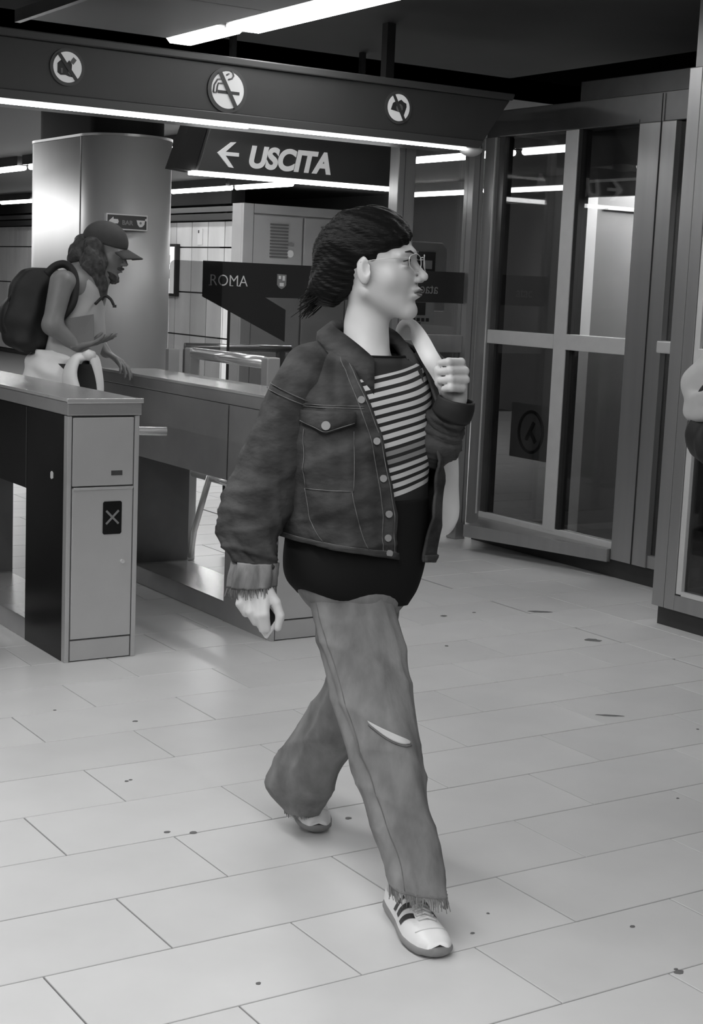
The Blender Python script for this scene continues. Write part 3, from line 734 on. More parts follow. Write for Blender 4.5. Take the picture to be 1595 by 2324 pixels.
M_shoe = mat('white_leather', .80, .42, noise=.02); M_sole = mat('gum_sole', .26, .6); M_stripe = mat('dark_stripe', .035, .5)
M_sock = mat('white_sock', .7, .8); M_cotton = mat('white_canvas', .82, .8, noise=.04, nscale=10, bump=.15, bscale=20)
M_shirt = mat('grey_vest', .42, .8, noise=.06, nscale=6, bump=.2, bscale=12); M_bag = mat('black_nylon', .012, .65, noise=.5, nscale=8, bump=.3, bscale=12)
M_cap = mat('dark_cap', .055, .8, noise=.2, nscale=10); M_short = mat('dark_shorts', .03, .85)
# striped knit: pale bands on black
def stripe_mat():
    m = bpy.data.materials.new('striped_knit'); m.use_nodes = True; nt = m.node_tree; b = nt.nodes['Principled BSDF']; L = nt.links
    tc = nt.nodes.new('ShaderNodeNewGeometry'); sx = nt.nodes.new('ShaderNodeSeparateXYZ'); L.new(tc.outputs['Position'], sx.inputs[0])
    def mth(op, a, bb):
        n = nt.nodes.new('ShaderNodeMath'); n.operation = op
        for i, q in enumerate((a, bb)):
            if isinstance(q, (int, float)): n.inputs[i].default_value = q
            else: L.new(q, n.inputs[i])
        return n.outputs[0]
    z = mth('ADD', sx.outputs['Z'], mth('MULTIPLY', sx.outputs['X'], -.20))
    fr = mth('FRACT', mth('MULTIPLY', z, 51.), 0.); band = mth('GREATER_THAN', fr, .44)
    up = mth('LESS_THAN', z, .858); lo = mth('GREATER_THAN', z, .575)
    mid = mth('LESS_THAN', mth('ABSOLUTE', mth('SUBTRACT', z, .668), 0.), .022)
    k = mth('MULTIPLY', mth('MULTIPLY', band, mth('MULTIPLY', up, lo)), mth('SUBTRACT', 1., mth('MULTIPLY', mid, .6)))
    v = mth('ADD', mth('MULTIPLY', k, .62), .022)
    cb = nt.nodes.new('ShaderNodeCombineXYZ')
    for i in range(3): L.new(v, cb.inputs[i])
    L.new(cb.outputs[0], b.inputs['Base Color']); b.inputs['Roughness'].default_value = .85
    return m
M_knit = stripe_mat()

def rot_from(f, up=(0, 0, 1)):
    f = np.array(f, float); f /= np.linalg.norm(f); s = np.cross(up, f); s /= np.linalg.norm(s); u = np.cross(f, s)
    return np.stack([f, s, u], 1)           # columns: forward, left, up

def head_fn(c, R, sc, female=True):
    c = np.array(c, float)
    def fn(p):
        q = ((p-c)@R)/sc
        m = q.copy(); m[:, 1] = np.abs(m[:, 1])
        d = ell(q, (-.018, 0, .038), (.094, .074, .082))
        d = smin(d, ell(q, (.022, 0, -.03), (.063, .058, .080)), .03)
        d = smin(d, cone(m, (-.008, .048, -.050), (.055, .014, -.102), .019, .015), .026)       # jaw
        d = smin(d, sph(q, (.064, 0, -.102), .0150), .018)                                       # chin
        d = smin(d, cone(m, (.040, .042, -.028), (.052, .030, -.028), .022, .020), .025)       # cheek
        d = smin(d, cone(m, (.078, .006, .020), (.066, .048, .016), .010, .008), .016)         # brow
        d = smax(d, -ell(m, (.093, .033, .001), (.020, .019, .0125)), .010)                    # sockets
        d = smin(d, cone(q, (.079, 0, .006), (.101, 0, -.029), .0060, .0080), .010)            # nose bridge
        d = smin(d, sph(q, (.1025, 0, -.0325), .0082), .007)
        d = smin(d, sph(m, (.092, .0105, -.037), .0075), .005)
        d = smax(d, -sph(m, (.096, .006, -.0455), .0038), .003)
        d = smin(d, ell(q, (.0795, 0, -.0575), (.0130, .023, .0065)), .008)                     # upper lip
        d = smin(d, ell(q, (.0775, 0, -.0700), (.0130, .020, .0070)), .008)                     # lower lip
        d = smax(d, -ell(q, (.098, 0, -.0638), (.016, .024, .0014)), .003)
        d = smin(d, ell(m, (.071, .033, .0075), (.0115, .0155, .0048)), .005)                  # upper lids
        d = smin(d, ell(m, (.070, .033, -.0075), (.0110, .015, .0040)), .005)
        e = ell(m, (-.008, .077, -.008), (.018, .008, .031), np.array([[.94, .34, 0], [-.34, .94, 0], [0, 0, 1.]]).T)
        e = smax(e, -ell(m, (.001, .086, -.004), (.0085, .0075, .017)), .003)
        d = smin(d, e, .006)
        return d*sc
    return fn

def head_bits(c, R, sc, parent, look=(0, 0)):
    c = np.array(c, float); w = lambda *q: c+R@(np.array(q)*sc)
    for s in (1, -1):
        v, f = [], []
        bm = bmesh.new(); bmesh.ops.create_uvsphere(bm, u_segments=20, v_segments=12, radius=.0122*sc)
        vv = [np.array(q.co)+w(.0700, .033*s, .0) for q in bm.verts]; ff = [tuple(x.index for x in p.verts) for p in bm.faces]; bm.free()
        e = mk('eye', vv, ff, M_eye, parent, True)
        nrm = R@np.array([.93, .25*s*0+.0, 0]); disc('iris', w(.0700+.0106, .033*s, 0), .0062*sc, nrm, .0012, M_iris, e, 16)
        tube('eyebrow', [w(.0865, .012*s, .0195), w(.084, .028*s, .0245), w(.068, .047*s, .0215)], [.0026*sc, .0036*sc, .0014*sc], M_brow, parent, 8, .6)
        tube('eyelash', [w(.0800, .019*s, .0030), w(.0840, .033*s, .0068), w(.073, .049*s, .003)], [.0008, .0017, .0010], M_brow, parent, 6)
    tube('lips', [w(.0835, -.019, -.0632), w(.0922, -.008, -.0592), w(.0928, 0, -.0602), w(.0922, .008, -.0592), w(.0835, .019, -.0632)], [.001, .0024*sc, .0026*sc, .0024*sc, .001], M_lip, parent, 8)
    tube('lips', [w(.0832, -.017, -.0650), w(.0900, -.007, -.0692), w(.0908, .0, -.0698), w(.0900, .007, -.0692), w(.0832, .017, -.0650)], [.001, .0028*sc, .0031*sc, .0028*sc, .001], M_lip, parent, 8)

def hand_prims(wr, fdir, palm_n, side, sc=1., curl=(.5, .55, .6, .65), spread=.12, thumb=.6, tcurl=.4):
    """capsules of one hand: wrist point, finger direction, palm normal (the way the palm looks), side +1 puts the thumb on +cross"""
    f = np.array(fdir, float); f /= np.linalg.norm(f); n = np.array(palm_n, float); n -= f*(n@f); n /= np.linalg.norm(n)
    s = np.cross(f, n)*side; wr = np.array(wr, float); pr = []
    for k in range(4):
        o = (1.5-k)*.0195*sc                      # k=0 index, next to the thumb
        base = wr+f*(.086-.004*abs(k-1))*sc+s*o
        pr.append((wr+f*.012*sc+s*o*.62, base, .0135*sc, .0105*sc))
        ln = (.043, .048, .045, .035)[k]*sc; d = f*math.cos(spread*(1.5-k)*.6)+s*math.sin(spread*(1.5-k)*.6); d /= np.linalg.norm(d)
        a = curl[k]; p = base; ang = a
        for j, q in enumerate((1., .66, .52)):
            dd = d*math.cos(ang)+n*math.sin(ang); e = p+dd*ln*q
            pr.append((p, e, (.0088-.0008*j)*sc, (.0082-.0009*j)*sc)); p = e; ang += a*1.0
    b = wr+f*.022*sc+s*.024*sc
    d1 = f*math.cos(thumb)+s*math.sin(thumb)+n*.35; d1 /= np.linalg.norm(d1); p1 = b+d1*.042*sc
    d2 = d1+n*tcurl+f*.15; d2 /= np.linalg.norm(d2); p2 = p1+d2*.032*sc; d3 = d2+n*tcurl*.8; d3 /= np.linalg.norm(d3); p3 = p2+d3*.025*sc
    pr += [(b, p1, .0145*sc, .0105*sc), (p1, p2, .0102*sc, .0092*sc), (p2, p3, .0092*sc, .0078*sc)]
    return pr

# ------------------------------------------------------------------ the walking woman
D0 = 3.64
base = P(805, 2060, 3.66); O = (2.02, 3.02, 0.)
wm = root('person', O, 'woman striding past in black denim jacket, striped top, grey jeans and white sneakers', 'person')
HC_ = P(857, 606, 3.63)
hf = cr*math.cos(.32)*1.0 + (-AWAY)*math.sin(.32) + np.array([0, 0, .10])
HR = rot_from(hf); HS = 1.10
hfn = head_fn(HC_, HR, HS)
rh_w = P(577, 1312, 3.515); rh_f = P(606, 1420, 3.475)-P(577, 1312, 3.515)
HCH = [[(570, 1300, 3.52, .025), (578, 1340, 3.505, .027)], [(558, 1338, 3.50, .018), (606, 1345, 3.50, .019)],
       [(552, 1344, 3.495, .0125), (545, 1370, 3.487, .0118), (558, 1392, 3.492, .0105)], [(567, 1348, 3.49, .0125), (568, 1390, 3.48, .0118), (580, 1412, 3.487, .0105)],
       [(585, 1350, 3.488, .0125), (588, 1398, 3.477, .012), (596, 1428, 3.484, .0105)], [(602, 1352, 3.488, .0125), (601, 1396, 3.478, .0118), (606, 1428, 3.486, .0100)],
       [(600, 1335, 3.50, .018), (626, 1368, 3.492, .0135), (636, 1398, 3.49, .0120), (630, 1424, 3.49, .0105)]]
hp = [(P(*a[:3]), P(*b[:3]), a[3], b[3]) for ch in HCH for a, b in zip(ch, ch[1:])]
lh_w = P(1036, 905, 3.60)
lhp = []
for k, (y, xr, xl) in enumerate(((822, 1052, 992), (842, 1061, 990), (862, 1062, 992), (881, 1054, 1000))):
    a = P(1046-k*2, y+6, 3.625); b = P(xr-6, y, 3.575); cst = P((xr+xl)/2-4, y-1, 3.548); e = P(xl+8, y+2, 3.57)
    lhp += [(a, b, .011, .0105), (b, cst, .0102, .0096), (cst, e, .0096, .0085)]
lhp += [(P(1040, 905, 3.62), P(1044, 840, 3.63), .021, .018), (P(1022, 903, 3.62), P(1026, 850, 3.62), .018, .014)]
lhp += [(P(1018, 898, 3.60), P(996, 868, 3.585), .0125, .0105), (P(996, 868, 3.585), P(992, 838, 3.575), .0100, .0085)]
NB = P(832, 800, 3.66)
def body(p):
    d = hfn(p)
    d = smin(d, cone(p, HC_+HR@np.array([-.030, 0, -.06])*HS, P(832, 790, 3.67), .046, .050), .03)
    d = smin(d, cone(p, P(828, 740, 3.66), P(836, 855, 3.625), .044, .056), .03)
    d = smin(d, cone(p, P(742, 862, 3.60), P(925, 865, 3.73), .048, .048), .04)
    d = smin(d, cone(p, P(825, 920, 3.66), P(808, 1240, 3.67), .095, .095), .06)
    d = smin(d, cone(p, P(715, 880, 3.58), P(590, 1090, 3.56), .036, .030), .02)
    d = smin(d, cone(p, P(590, 1090, 3.56), rh_w, .030, .021), .02)
    d = smin(d, cone(p, P(960, 850, 3.75), P(975, 1010, 3.70), .038, .034), .02)
    d = smin(d, cone(p, P(975, 1010, 3.70), P(1034, 912, 3.62), .032, .023), .02)
    for a, b, c, e in (((785, 1340, 3.64), (850, 1610, 3.56), .055, .042), ((850, 1610, 3.56), (938, 2040, 3.46), .040, .028),
                       ((835, 1330, 3.72), (788, 1590, 3.83), .052, .040), ((788, 1590, 3.83), (692, 1835, 4.09), .036, .026)):
        d = smin(d, cone(p, P(*a), P(*b), c, e), .03)
    h = np.full(len(p), 9.)
    for a, b, ra, rb in hp: h = smin(h, cone(p, a, b, ra*.92, rb*.92), .0035)
    g = np.full(len(p), 9.)
    for a, b, ra, rb in lhp: g = smin(g, cone(p, a, b, ra, rb), .0035)
    return smin(smin(d, h, .008), g, .008)
sdf_mesh('body', body, (1.55, 2.55, .10), (2.42, 3.60, 1.66), .0036, M_skin, wm)
head_bits(HC_, HR, HS, wm)

# hair
def strands(q):
    a = q[:, 1]*1.0; b = q[:, 2]+.55*q[:, 0]
    wv = np.sin(q[:, 0]*26+q[:, 2]*14)
    return .0013*np.sin(a*190+b*150+2.5*wv)+.0010*np.sin(a*330-b*280+3*wv)+.0022*np.sin(b*62+a*30+wv*1.5)
def hairfn(p):
    q = ((p-HC_)@HR)/HS
    d = ell(q, (-.022, 0, .050), (.107, .086, .084))
    d = smin(d, ell(q, (-.080, 0, .012), (.066, .064, .068)), .03)
    d = smin(d, ell(q, (-.105, 0, -.030), (.052, .054, .044)), .03)
    d = smin(d, cone(q, (-.10, 0, -.010), (-.152, 0, -.044), .040, .016), .025)
    d = smin(d, ell(q, (-.070, 0, -.055), (.034, .048, .032)), .02)
    face = (-(q[:, 2]-.66*q[:, 0])-.004+.006*np.sin(q[:, 1]*55))/1.19
    d = smax(d, face, .012)
    d = smax(d, -ell(q, (-.006, .085, -.012), (.024, .03, .032)), .006); d = smax(d, -ell(q, (-.006, -.085, -.012), (.024, .03, .032)), .006)
    d = smax(d, -ell(q, (.02, 0, -.075), (.075, .09, .060)), .01)
    return d*HS+strands(q)
lo = HC_-.25; hi = HC_+.20
sdf_mesh('hair', hairfn, lo, hi, .0034, M_hair, wm)
st = []
r_ = np.random.default_rng(3)
for i in range(150):
    a = r_.uniform(-1, 1); b = r_.uniform(0, 1)
    p0 = np.array([.055-.07*b, a*.060, .108-.03*a*a-.01*b]); p1 = np.array([-.055, a*.084, .094-.05*b]); p2 = np.array([-.105-.02*b, a*.045, -.005-.05*b]); p3 = p2+np.array([-.045-.02*r_.uniform(0, 1), -a*.02, -.022-.02*r_.uniform(0, 1)])
    st.append([HC_+HR@(q*HS) for q in spline([p2*(1+.02*r_.normal()), (p2+p3)/2+r_.normal(0, .003, 3), p3+r_.normal(0, .006, 3)], 5)])
o = tubes('loose_hair', st, .0009, M_hair, wm, 4); o['kind'] = 'stuff'
# glasses
g = wm; w = lambda *q: HC_+HR@(np.array(q)*HS)
def rim(s):
    pts = [w(.098+dx, .033*s+dy*s, dz) for dx, dy, dz in [(.004, -.019, .010), (.001, -.005, .0165), (-.003, .012, .0155), (-.008, .023, .010), (-.010, .023, -.006), (-.005, .014, -.017), (-.001, 0, -.020), (.002, -.014, -.016), (.004, -.019, -.004), (.004, -.019, .010)]]
    return spline(pts, 3)
gl = tubes('glasses', [rim(1), rim(-1), [w(.101, -.014, .008), w(.103, 0, .010), w(.101, .014, .008)], [w(.089, .056, .008), w(.04, .075, .012), w(-.012, .083, .010)], [w(.089, -.056, .008), w(.04, -.075, .012), w(-.012, -.083, .010)]], .0011, M_framel, wm, 6)
for s in (1, -1):
    pts = list(rim(s)[:-1]); mk('lens', pts, [tuple(range(len(pts)))], M_glass, gl)

# torso garments: rings in world axes (X = across her, -Y = the way she walks)
def wring(px, py, d, hx, hy, tilt=0.):
    c = P(px, py, d); return c, np.array([hx, 0, hx*tilt]), np.array([0, -hy, 0])
def crease(x, k=0):
    # sharp-valleyed, uneven folds
    y = x*2*PI+1.7*math.sin(x*2.3+k)+.8*math.sin(x*5.1+2*k)
    return 1-2*abs(math.sin(y*.5))**.7
def jfold(v, a):
    return (.005*math.sin(4*a+6*v)+.0035*crease(3.1*v+.35*a, 1)+.003*crease(5.3*v-.6*a+.4, 2)+.0022*math.sin(19*a+7*v+2*math.sin(3*a)))*min(1, v*4)
JR = [wring(832, 765, 3.70, .070, .060), wring(830, 790, 3.685, .135, .082), wring(826, 835, 3.665, .188, .112), wring(824, 905, 3.655, .200, .142), wring(824, 985, 3.65, .202, .150), wring(824, 1070, 3.65, .202, .152), wring(820, 1150, 3.65, .200, .152), wring(814, 1205, 3.65, .196, .150, -.10), wring(812, 1244, 3.65, .188, .146, -.17)]
J = Loft(JR, jfold, 2.3)
def jo(v):  # near side edge of the opening (her right front)
    return np.interp(v, [0, .12, .25, .5, .75, 1], [2.5, 2.3, 2.02, 1.72, 1.56, 1.50])
def jc(v):
    return 2*PI+np.interp(v, [0, .12, .25, .5, .75, 1], [.55, .70, .80, .92, 1.02, 1.05])
jk = J.mesh('jacket', M_denim, wm, nv=110, nu=120, p0=jo, p1=jc, th=.006)
# hem band, plackets, yoke seam, pocket flap with button
J.patch('hem_band', M_denim, jk, (.955, 1.0), (jo(1.), jc(1.)), .005, .006, 3, 80)
def seam(name, L_, vp, out=.0045, r=.0011, m=M_deniml, par=None):
    return tube(name, [L_.S(v, a, out) for v, a in vp], r, m, par or jk, 5)
for off in (.03, .15):
    seam('placket_seam', J, [(v, jo(v)+off) for v in np.linspace(.14, .99, 40)])
seam('hem_seam', J, [(.952, a) for a in np.linspace(jo(1.)+.02, 4.2, 50)]); seam('hem_seam', J, [(.993, a) for a in np.linspace(jo(1.)+.02, 4.2, 50)])
seam('yoke_seam', J, [(.385, a) for a in np.linspace(1.95, 3.3, 30)]); seam('yoke_seam', J, [(.393, a) for a in np.linspace(1.95, 3.3, 30)])
fl = J.patch('pocket_flap', M_denim, jk, (.405, lambda t: .445+.035*(1-abs(2*t-1))), (2.06, 2.86), .010, .005, 6, 16)
seam('flap_seam', J, [(.440+.035*(1-abs(2*t-1)), 2.06+.80*t) for t in np.linspace(.02, .98, 16)], .0145, .001, par=fl)
bt = P(775, 962, 3.5)
q = J.S(.452, 2.44, .016); disc('button', q, .0105, P(775, 962, 2.)-P(775, 962, 4.), .004, M_chrome, fl, 16)
seam('pocket_seam', J, [(v, 2.10) for v in np.linspace(.47, .66, 10)]); seam('pocket_seam', J, [(v, 2.82) for v in np.linspace(.47, .66, 10)]); seam('pocket_seam', J, [(.66, a) for a in np.linspace(2.10, 2.82, 10)])
for a1, a2 in ((2.12, 1.86), (2.84, 2.50)): seam('panel_seam', J, [(v, a1+(a2-a1)*(v-.66)/.29) for v in np.linspace(.66, .95, 16)])
for i, v in enumerate((.36, .50, .62, .74, .86, .965)):
    q = J.S(v, jo(v)+.09, .006); disc('button', q, .0085, J.S(v, jo(v)+.09, .05)-J.S(v, jo(v)+.09, 0), .004, M_chrome, jk, 14)
# collar: a folded band round the neck, points at the front
cb = []
nC = 40
for i in range(nC+1):
    a = 2.02+(2*PI+.72-2.02)*i/nC; fr = abs(2*i/nC-1)**3
    inn = P(833, 762-18*(1-fr)+60*fr, 3.66)+np.array([math.cos(a)*(.082+.006*fr), -math.sin(a)*(.070+.022*fr), 0])
    top = inn+np.array([math.cos(a)*.010, -math.sin(a)*.010, .012])
    dn = .052+.040*fr
    out = inn+np.array([math.cos(a)*(.042+.010*fr), -math.sin(a)*(.036+.014*fr), -dn*.82])
    cb += [inn+np.array([0, 0, -.02]), inn, top, (top*.45+out*.55)+np.array([math.cos(a)*.012, -math.sin(a)*.012, .006]), out]
o = mk('collar', cb, [(i*5+k, i*5+k+1, (i+1)*5+k+1, (i+1)*5+k) for i in range(nC) for k in range(4)], M_denim, jk, True)
md = o.modifiers.new('cloth_thickness', 'SOLIDIFY'); md.thickness = .006; md.offset = 0
tube('collar_seam', [np.array(cb[i*5+4])*.93+np.array(cb[i*5+3])*.07+np.array([0, 0, .004]) for i in range(nC+1)], .0012, M_deniml, jk, 5)
# striped top and black tunic below it
SR = [wring(835, 768, 3.675, .066, .056), wring(833, 806, 3.665, .088, .088), wring(829, 835, 3.66, .150, .104), wring(826, 905, 3.655, .172, .126), wring(824, 1000, 3.65, .172, .130), wring(818, 1110, 3.65, .168, .130), wring(812, 1220, 3.65, .168, .132)]
SL = Loft(SR, lambda v, a: .002*math.sin(7*a+12*v)+.0015*math.sin(30*v), 2.2)
kt = SL.mesh('striped_top', M_knit, wm, nv=70, nu=90, v0=.165, th=.002)
tube('neckband', [SL.S(.165, a, .001) for a in np.linspace(0, 2*PI, 48)], .0035, M_tunic, kt, 8)
TR = [wring(818, 1120, 3.65, .170, .134), wring(812, 1200, 3.655, .176, .140), wring(806, 1270, 3.66, .176, .142), wring(802, 1320, 3.665, .164, .132, -.06), wring(802, 1354, 3.67, .136, .114, -.1)]
TU = Loft(TR, lambda v, a: .004*math.sin(5*a+3*v)*v, 2.2); TU.mesh('black_tunic', M_tunic, wm, nv=40, nu=80, th=.003)

# sleeves
def sfold(v, a):
    z = min(1, v*4)*min(1, (1-v)*6+.35)
    e = .35+.65*math.exp(-((v-.68)/.22)**2)
    return z*(e*(.0065*crease(4.2*v+.33*math.sin(a+1)+.12*math.sin(2*a+3*v), 1)+.0045*crease(7.6*v-.42*math.sin(a+2.5), 3))+.005*math.sin(3*a+7*v)+.0022*crease(1.5*a+5*v, 2))
RS = [ring((722, 775), (790, 850), 3.62, 1.1), ring((660, 796), (752, 868), 3.58, 1.15), ring((606, 885), (728, 935), 3.56, .95), ring((577, 960), (708, 1005), 3.56, .9), ring((536, 1052), (690, 1085), 3.56, .82), ring((503, 1130), (668, 1155), 3.55, .78), ring((493, 1190), (648, 1205), 3.54, .78), ring((503, 1238), (636, 1250), 3.53, .8), ring((530, 1272), (628, 1278), 3.52, .85), ring((534, 1284), (626, 1288), 3.52, .85)]
LS = Loft(RS, sfold); sl = LS.mesh('sleeve', M_denim, jk, nv=110, nu=64, th=.005)
seam('armhole_seam', LS, [(.20, a) for a in np.linspace(.2, 3.1, 24)], .007, par=sl); seam('armhole_seam', LS, [(.215, a) for a in np.linspace(.2, 3.1, 24)], .007, par=sl)
LC = Loft([ring((531, 1270), (628, 1276), 3.52, .9), ring((524, 1300), (628, 1302), 3.515, .9), ring((517, 1330), (624, 1328), 3.515, .9)], lambda v, a: .003*math.sin(9*a)+.002*math.sin(17*a+4*v))
cf = LC.mesh('cuff', M_cuff, jk, nv=14, nu=60, th=.005)
V, Fc = [], []
def fringe(name, L_, v, n, ln, w_, m, par, a0=0., a1=2*PI, seed=1, vary=.6):
    V, Fc = [], []; r = random.Random(seed)
    for i in range(n):
        a = a0+(a1-a0)*(i+r.random())/n; p = np.array(L_.S(v, a, .001)); ax = np.array(L_.S(v, a+w_/.06, .001)); l = ln*r.uniform(1-vary, 1)
        dv = np.array(L_.S(v, a))-np.array(L_.S(v-.04, a)); dv /= np.linalg.norm(dv); dv = dv*.6+np.array([r.uniform(-.25, .25), r.uniform(-.25, .25), -.6])
        k = len(V); tt = np.array([0, 0, .0]) ; V += [p-dv*.006, ax-dv*.006, p+dv*l+np.array([.0008, 0, 0]), p+dv*l]; Fc.append((k, k+1, k+2, k+3))
    o = mk(name, V, Fc, m, par); md = o.modifiers.new('thread_thickness', 'SOLIDIFY'); md.thickness = .0015; o['kind'] = 'stuff'; return o
fringe('frayed_threads', LC, 1., 90, .022, .0035, M_cuff, cf)
# far sleeve: upper arm down, forearm up to the strap
def plain(pts, ds, rad, ratio=1.):
    out = []
    pp = [P(a, b, d) for (a, b), d in zip(pts, ds)]; T, A, B = frames(pp)
    for i, p in enumerate(pp): out.append((p, A[i]*rad[i], B[i]*rad[i]*ratio))
    return out
LF = Loft(plain([(925, 808), (962, 850), (978, 930), (984, 1010), (980, 1050)], [3.74, 3.75, 3.74, 3.70, 3.67], [.055, .064, .062, .056, .03]), sfold); LF.mesh('sleeve', M_denim, jk, nv=50, nu=40, th=.004, capb=True)
LG = Loft(plain([(968, 1052), (984, 1015), (1006, 975), (1026, 938), (1034, 918)], [3.68, 3.67, 3.65, 3.62, 3.61], [.03, .056, .053, .046, .040]), sfold); s2 = LG.mesh('sleeve', M_denim, jk, nv=50, nu=40, th=.004, capa=True)
LH = Loft(plain([(1024, 942), (1032, 922), (1036, 905)], [3.62, 3.61, 3.605], [.046, .045, .042])); LH.mesh('cuff', M_blackm, jk, nv=8, nu=40, th=.006)

# jeans
def nf(v, a):
    return .005*math.sin(3*a+7*v)+.0035*crease(3.3*v+.3*math.sin(a), 1)+.003*crease(5.7*v-.35*math.sin(a+2), 2)*(.4+.6*math.exp(-((v-.5)/.25)**2))+.003*crease(1.1*a+1.5*v, 4)
FR = [ring((672, 1290), (872, 1290), 3.62, .72), ring((692, 1345), (884, 1335), 3.61, .75), ring((706, 1400), (895, 1395), 3.60, .75), ring((722, 1470), (915, 1478), 3.58, .75), ring((740, 1550), (936, 1565), 3.55, .72), ring((762, 1635), (952, 1650), 3.53, .72), ring((788, 1715), (966, 1732), 3.51, .74), ring((816, 1795), (978, 1812), 3.50, .76), ring((844, 1870), (993, 1885), 3.48, .78), ring((868, 1940), (1006, 1962), 3.46, .8), ring((880, 2002), (1014, 2032), 3.44, .8)]
LFr = Loft(FR, nf); jf = LFr.mesh('jeans_leg', M_jean, wm, nv=130, nu=72, th=.004)
BR = [ring((742, 1300), (905, 1295), 3.72, .8), ring((748, 1400), (900, 1405), 3.75, .8), ring((745, 1490), (872, 1510), 3.78, .9), ring((728, 1560), (846, 1600), 3.82, .9), ring((690, 1622), (820, 1662), 3.89, .9), ring((646, 1692), (793, 1716), 3.97, .88), ring((608, 1756), (768, 1775), 4.03, .85), ring((612, 1795), (744, 1812), 4.07, .85), ring((642, 1832), (722, 1848), 4.10, .95)]
LBr = Loft(BR, nf); jb = LBr.mesh('jeans_leg', M_jean, wm, nv=110, nu=64, th=.004)
HJ = Loft([wring(806, 1262, 3.66, .150, .115), wring(806, 1330, 3.66, .150, .120), wring(808, 1385, 3.66, .105, .09), wring(812, 1415, 3.66, .05, .05)], None); HJ.mesh('jeans_seat', M_jean, wm, nv=20, nu=48, th=.003, capb=True)
seam('side_seam', LFr, [(v, 2.5-.5*v) for v in np.linspace(.12, .99, 40)], .002, .0016, M_jeand, jf)
fringe('frayed_hem', LFr, 1., 130, .030, .0040, M_jean, jf, seed=4); fringe('frayed_hem', LBr, 1., 60, .014, .0040, M_jean, jb, seed=5)
# torn knee: pale slit with darker lip
LFr.patch('knee_tear', M_skin, jf, (lambda t: .47+.055*t, lambda t: .476+.055*t+.018*math.sin(PI*t)), (1.75, .75), .003, .002, 4, 14)
seam('tear_edge', LFr, [(.48+.055*t+.018*math.sin(PI*t), 1.75-1.0*t) for t in np.linspace(0, 1, 14)], .004, .0022, M_jeand, jf)

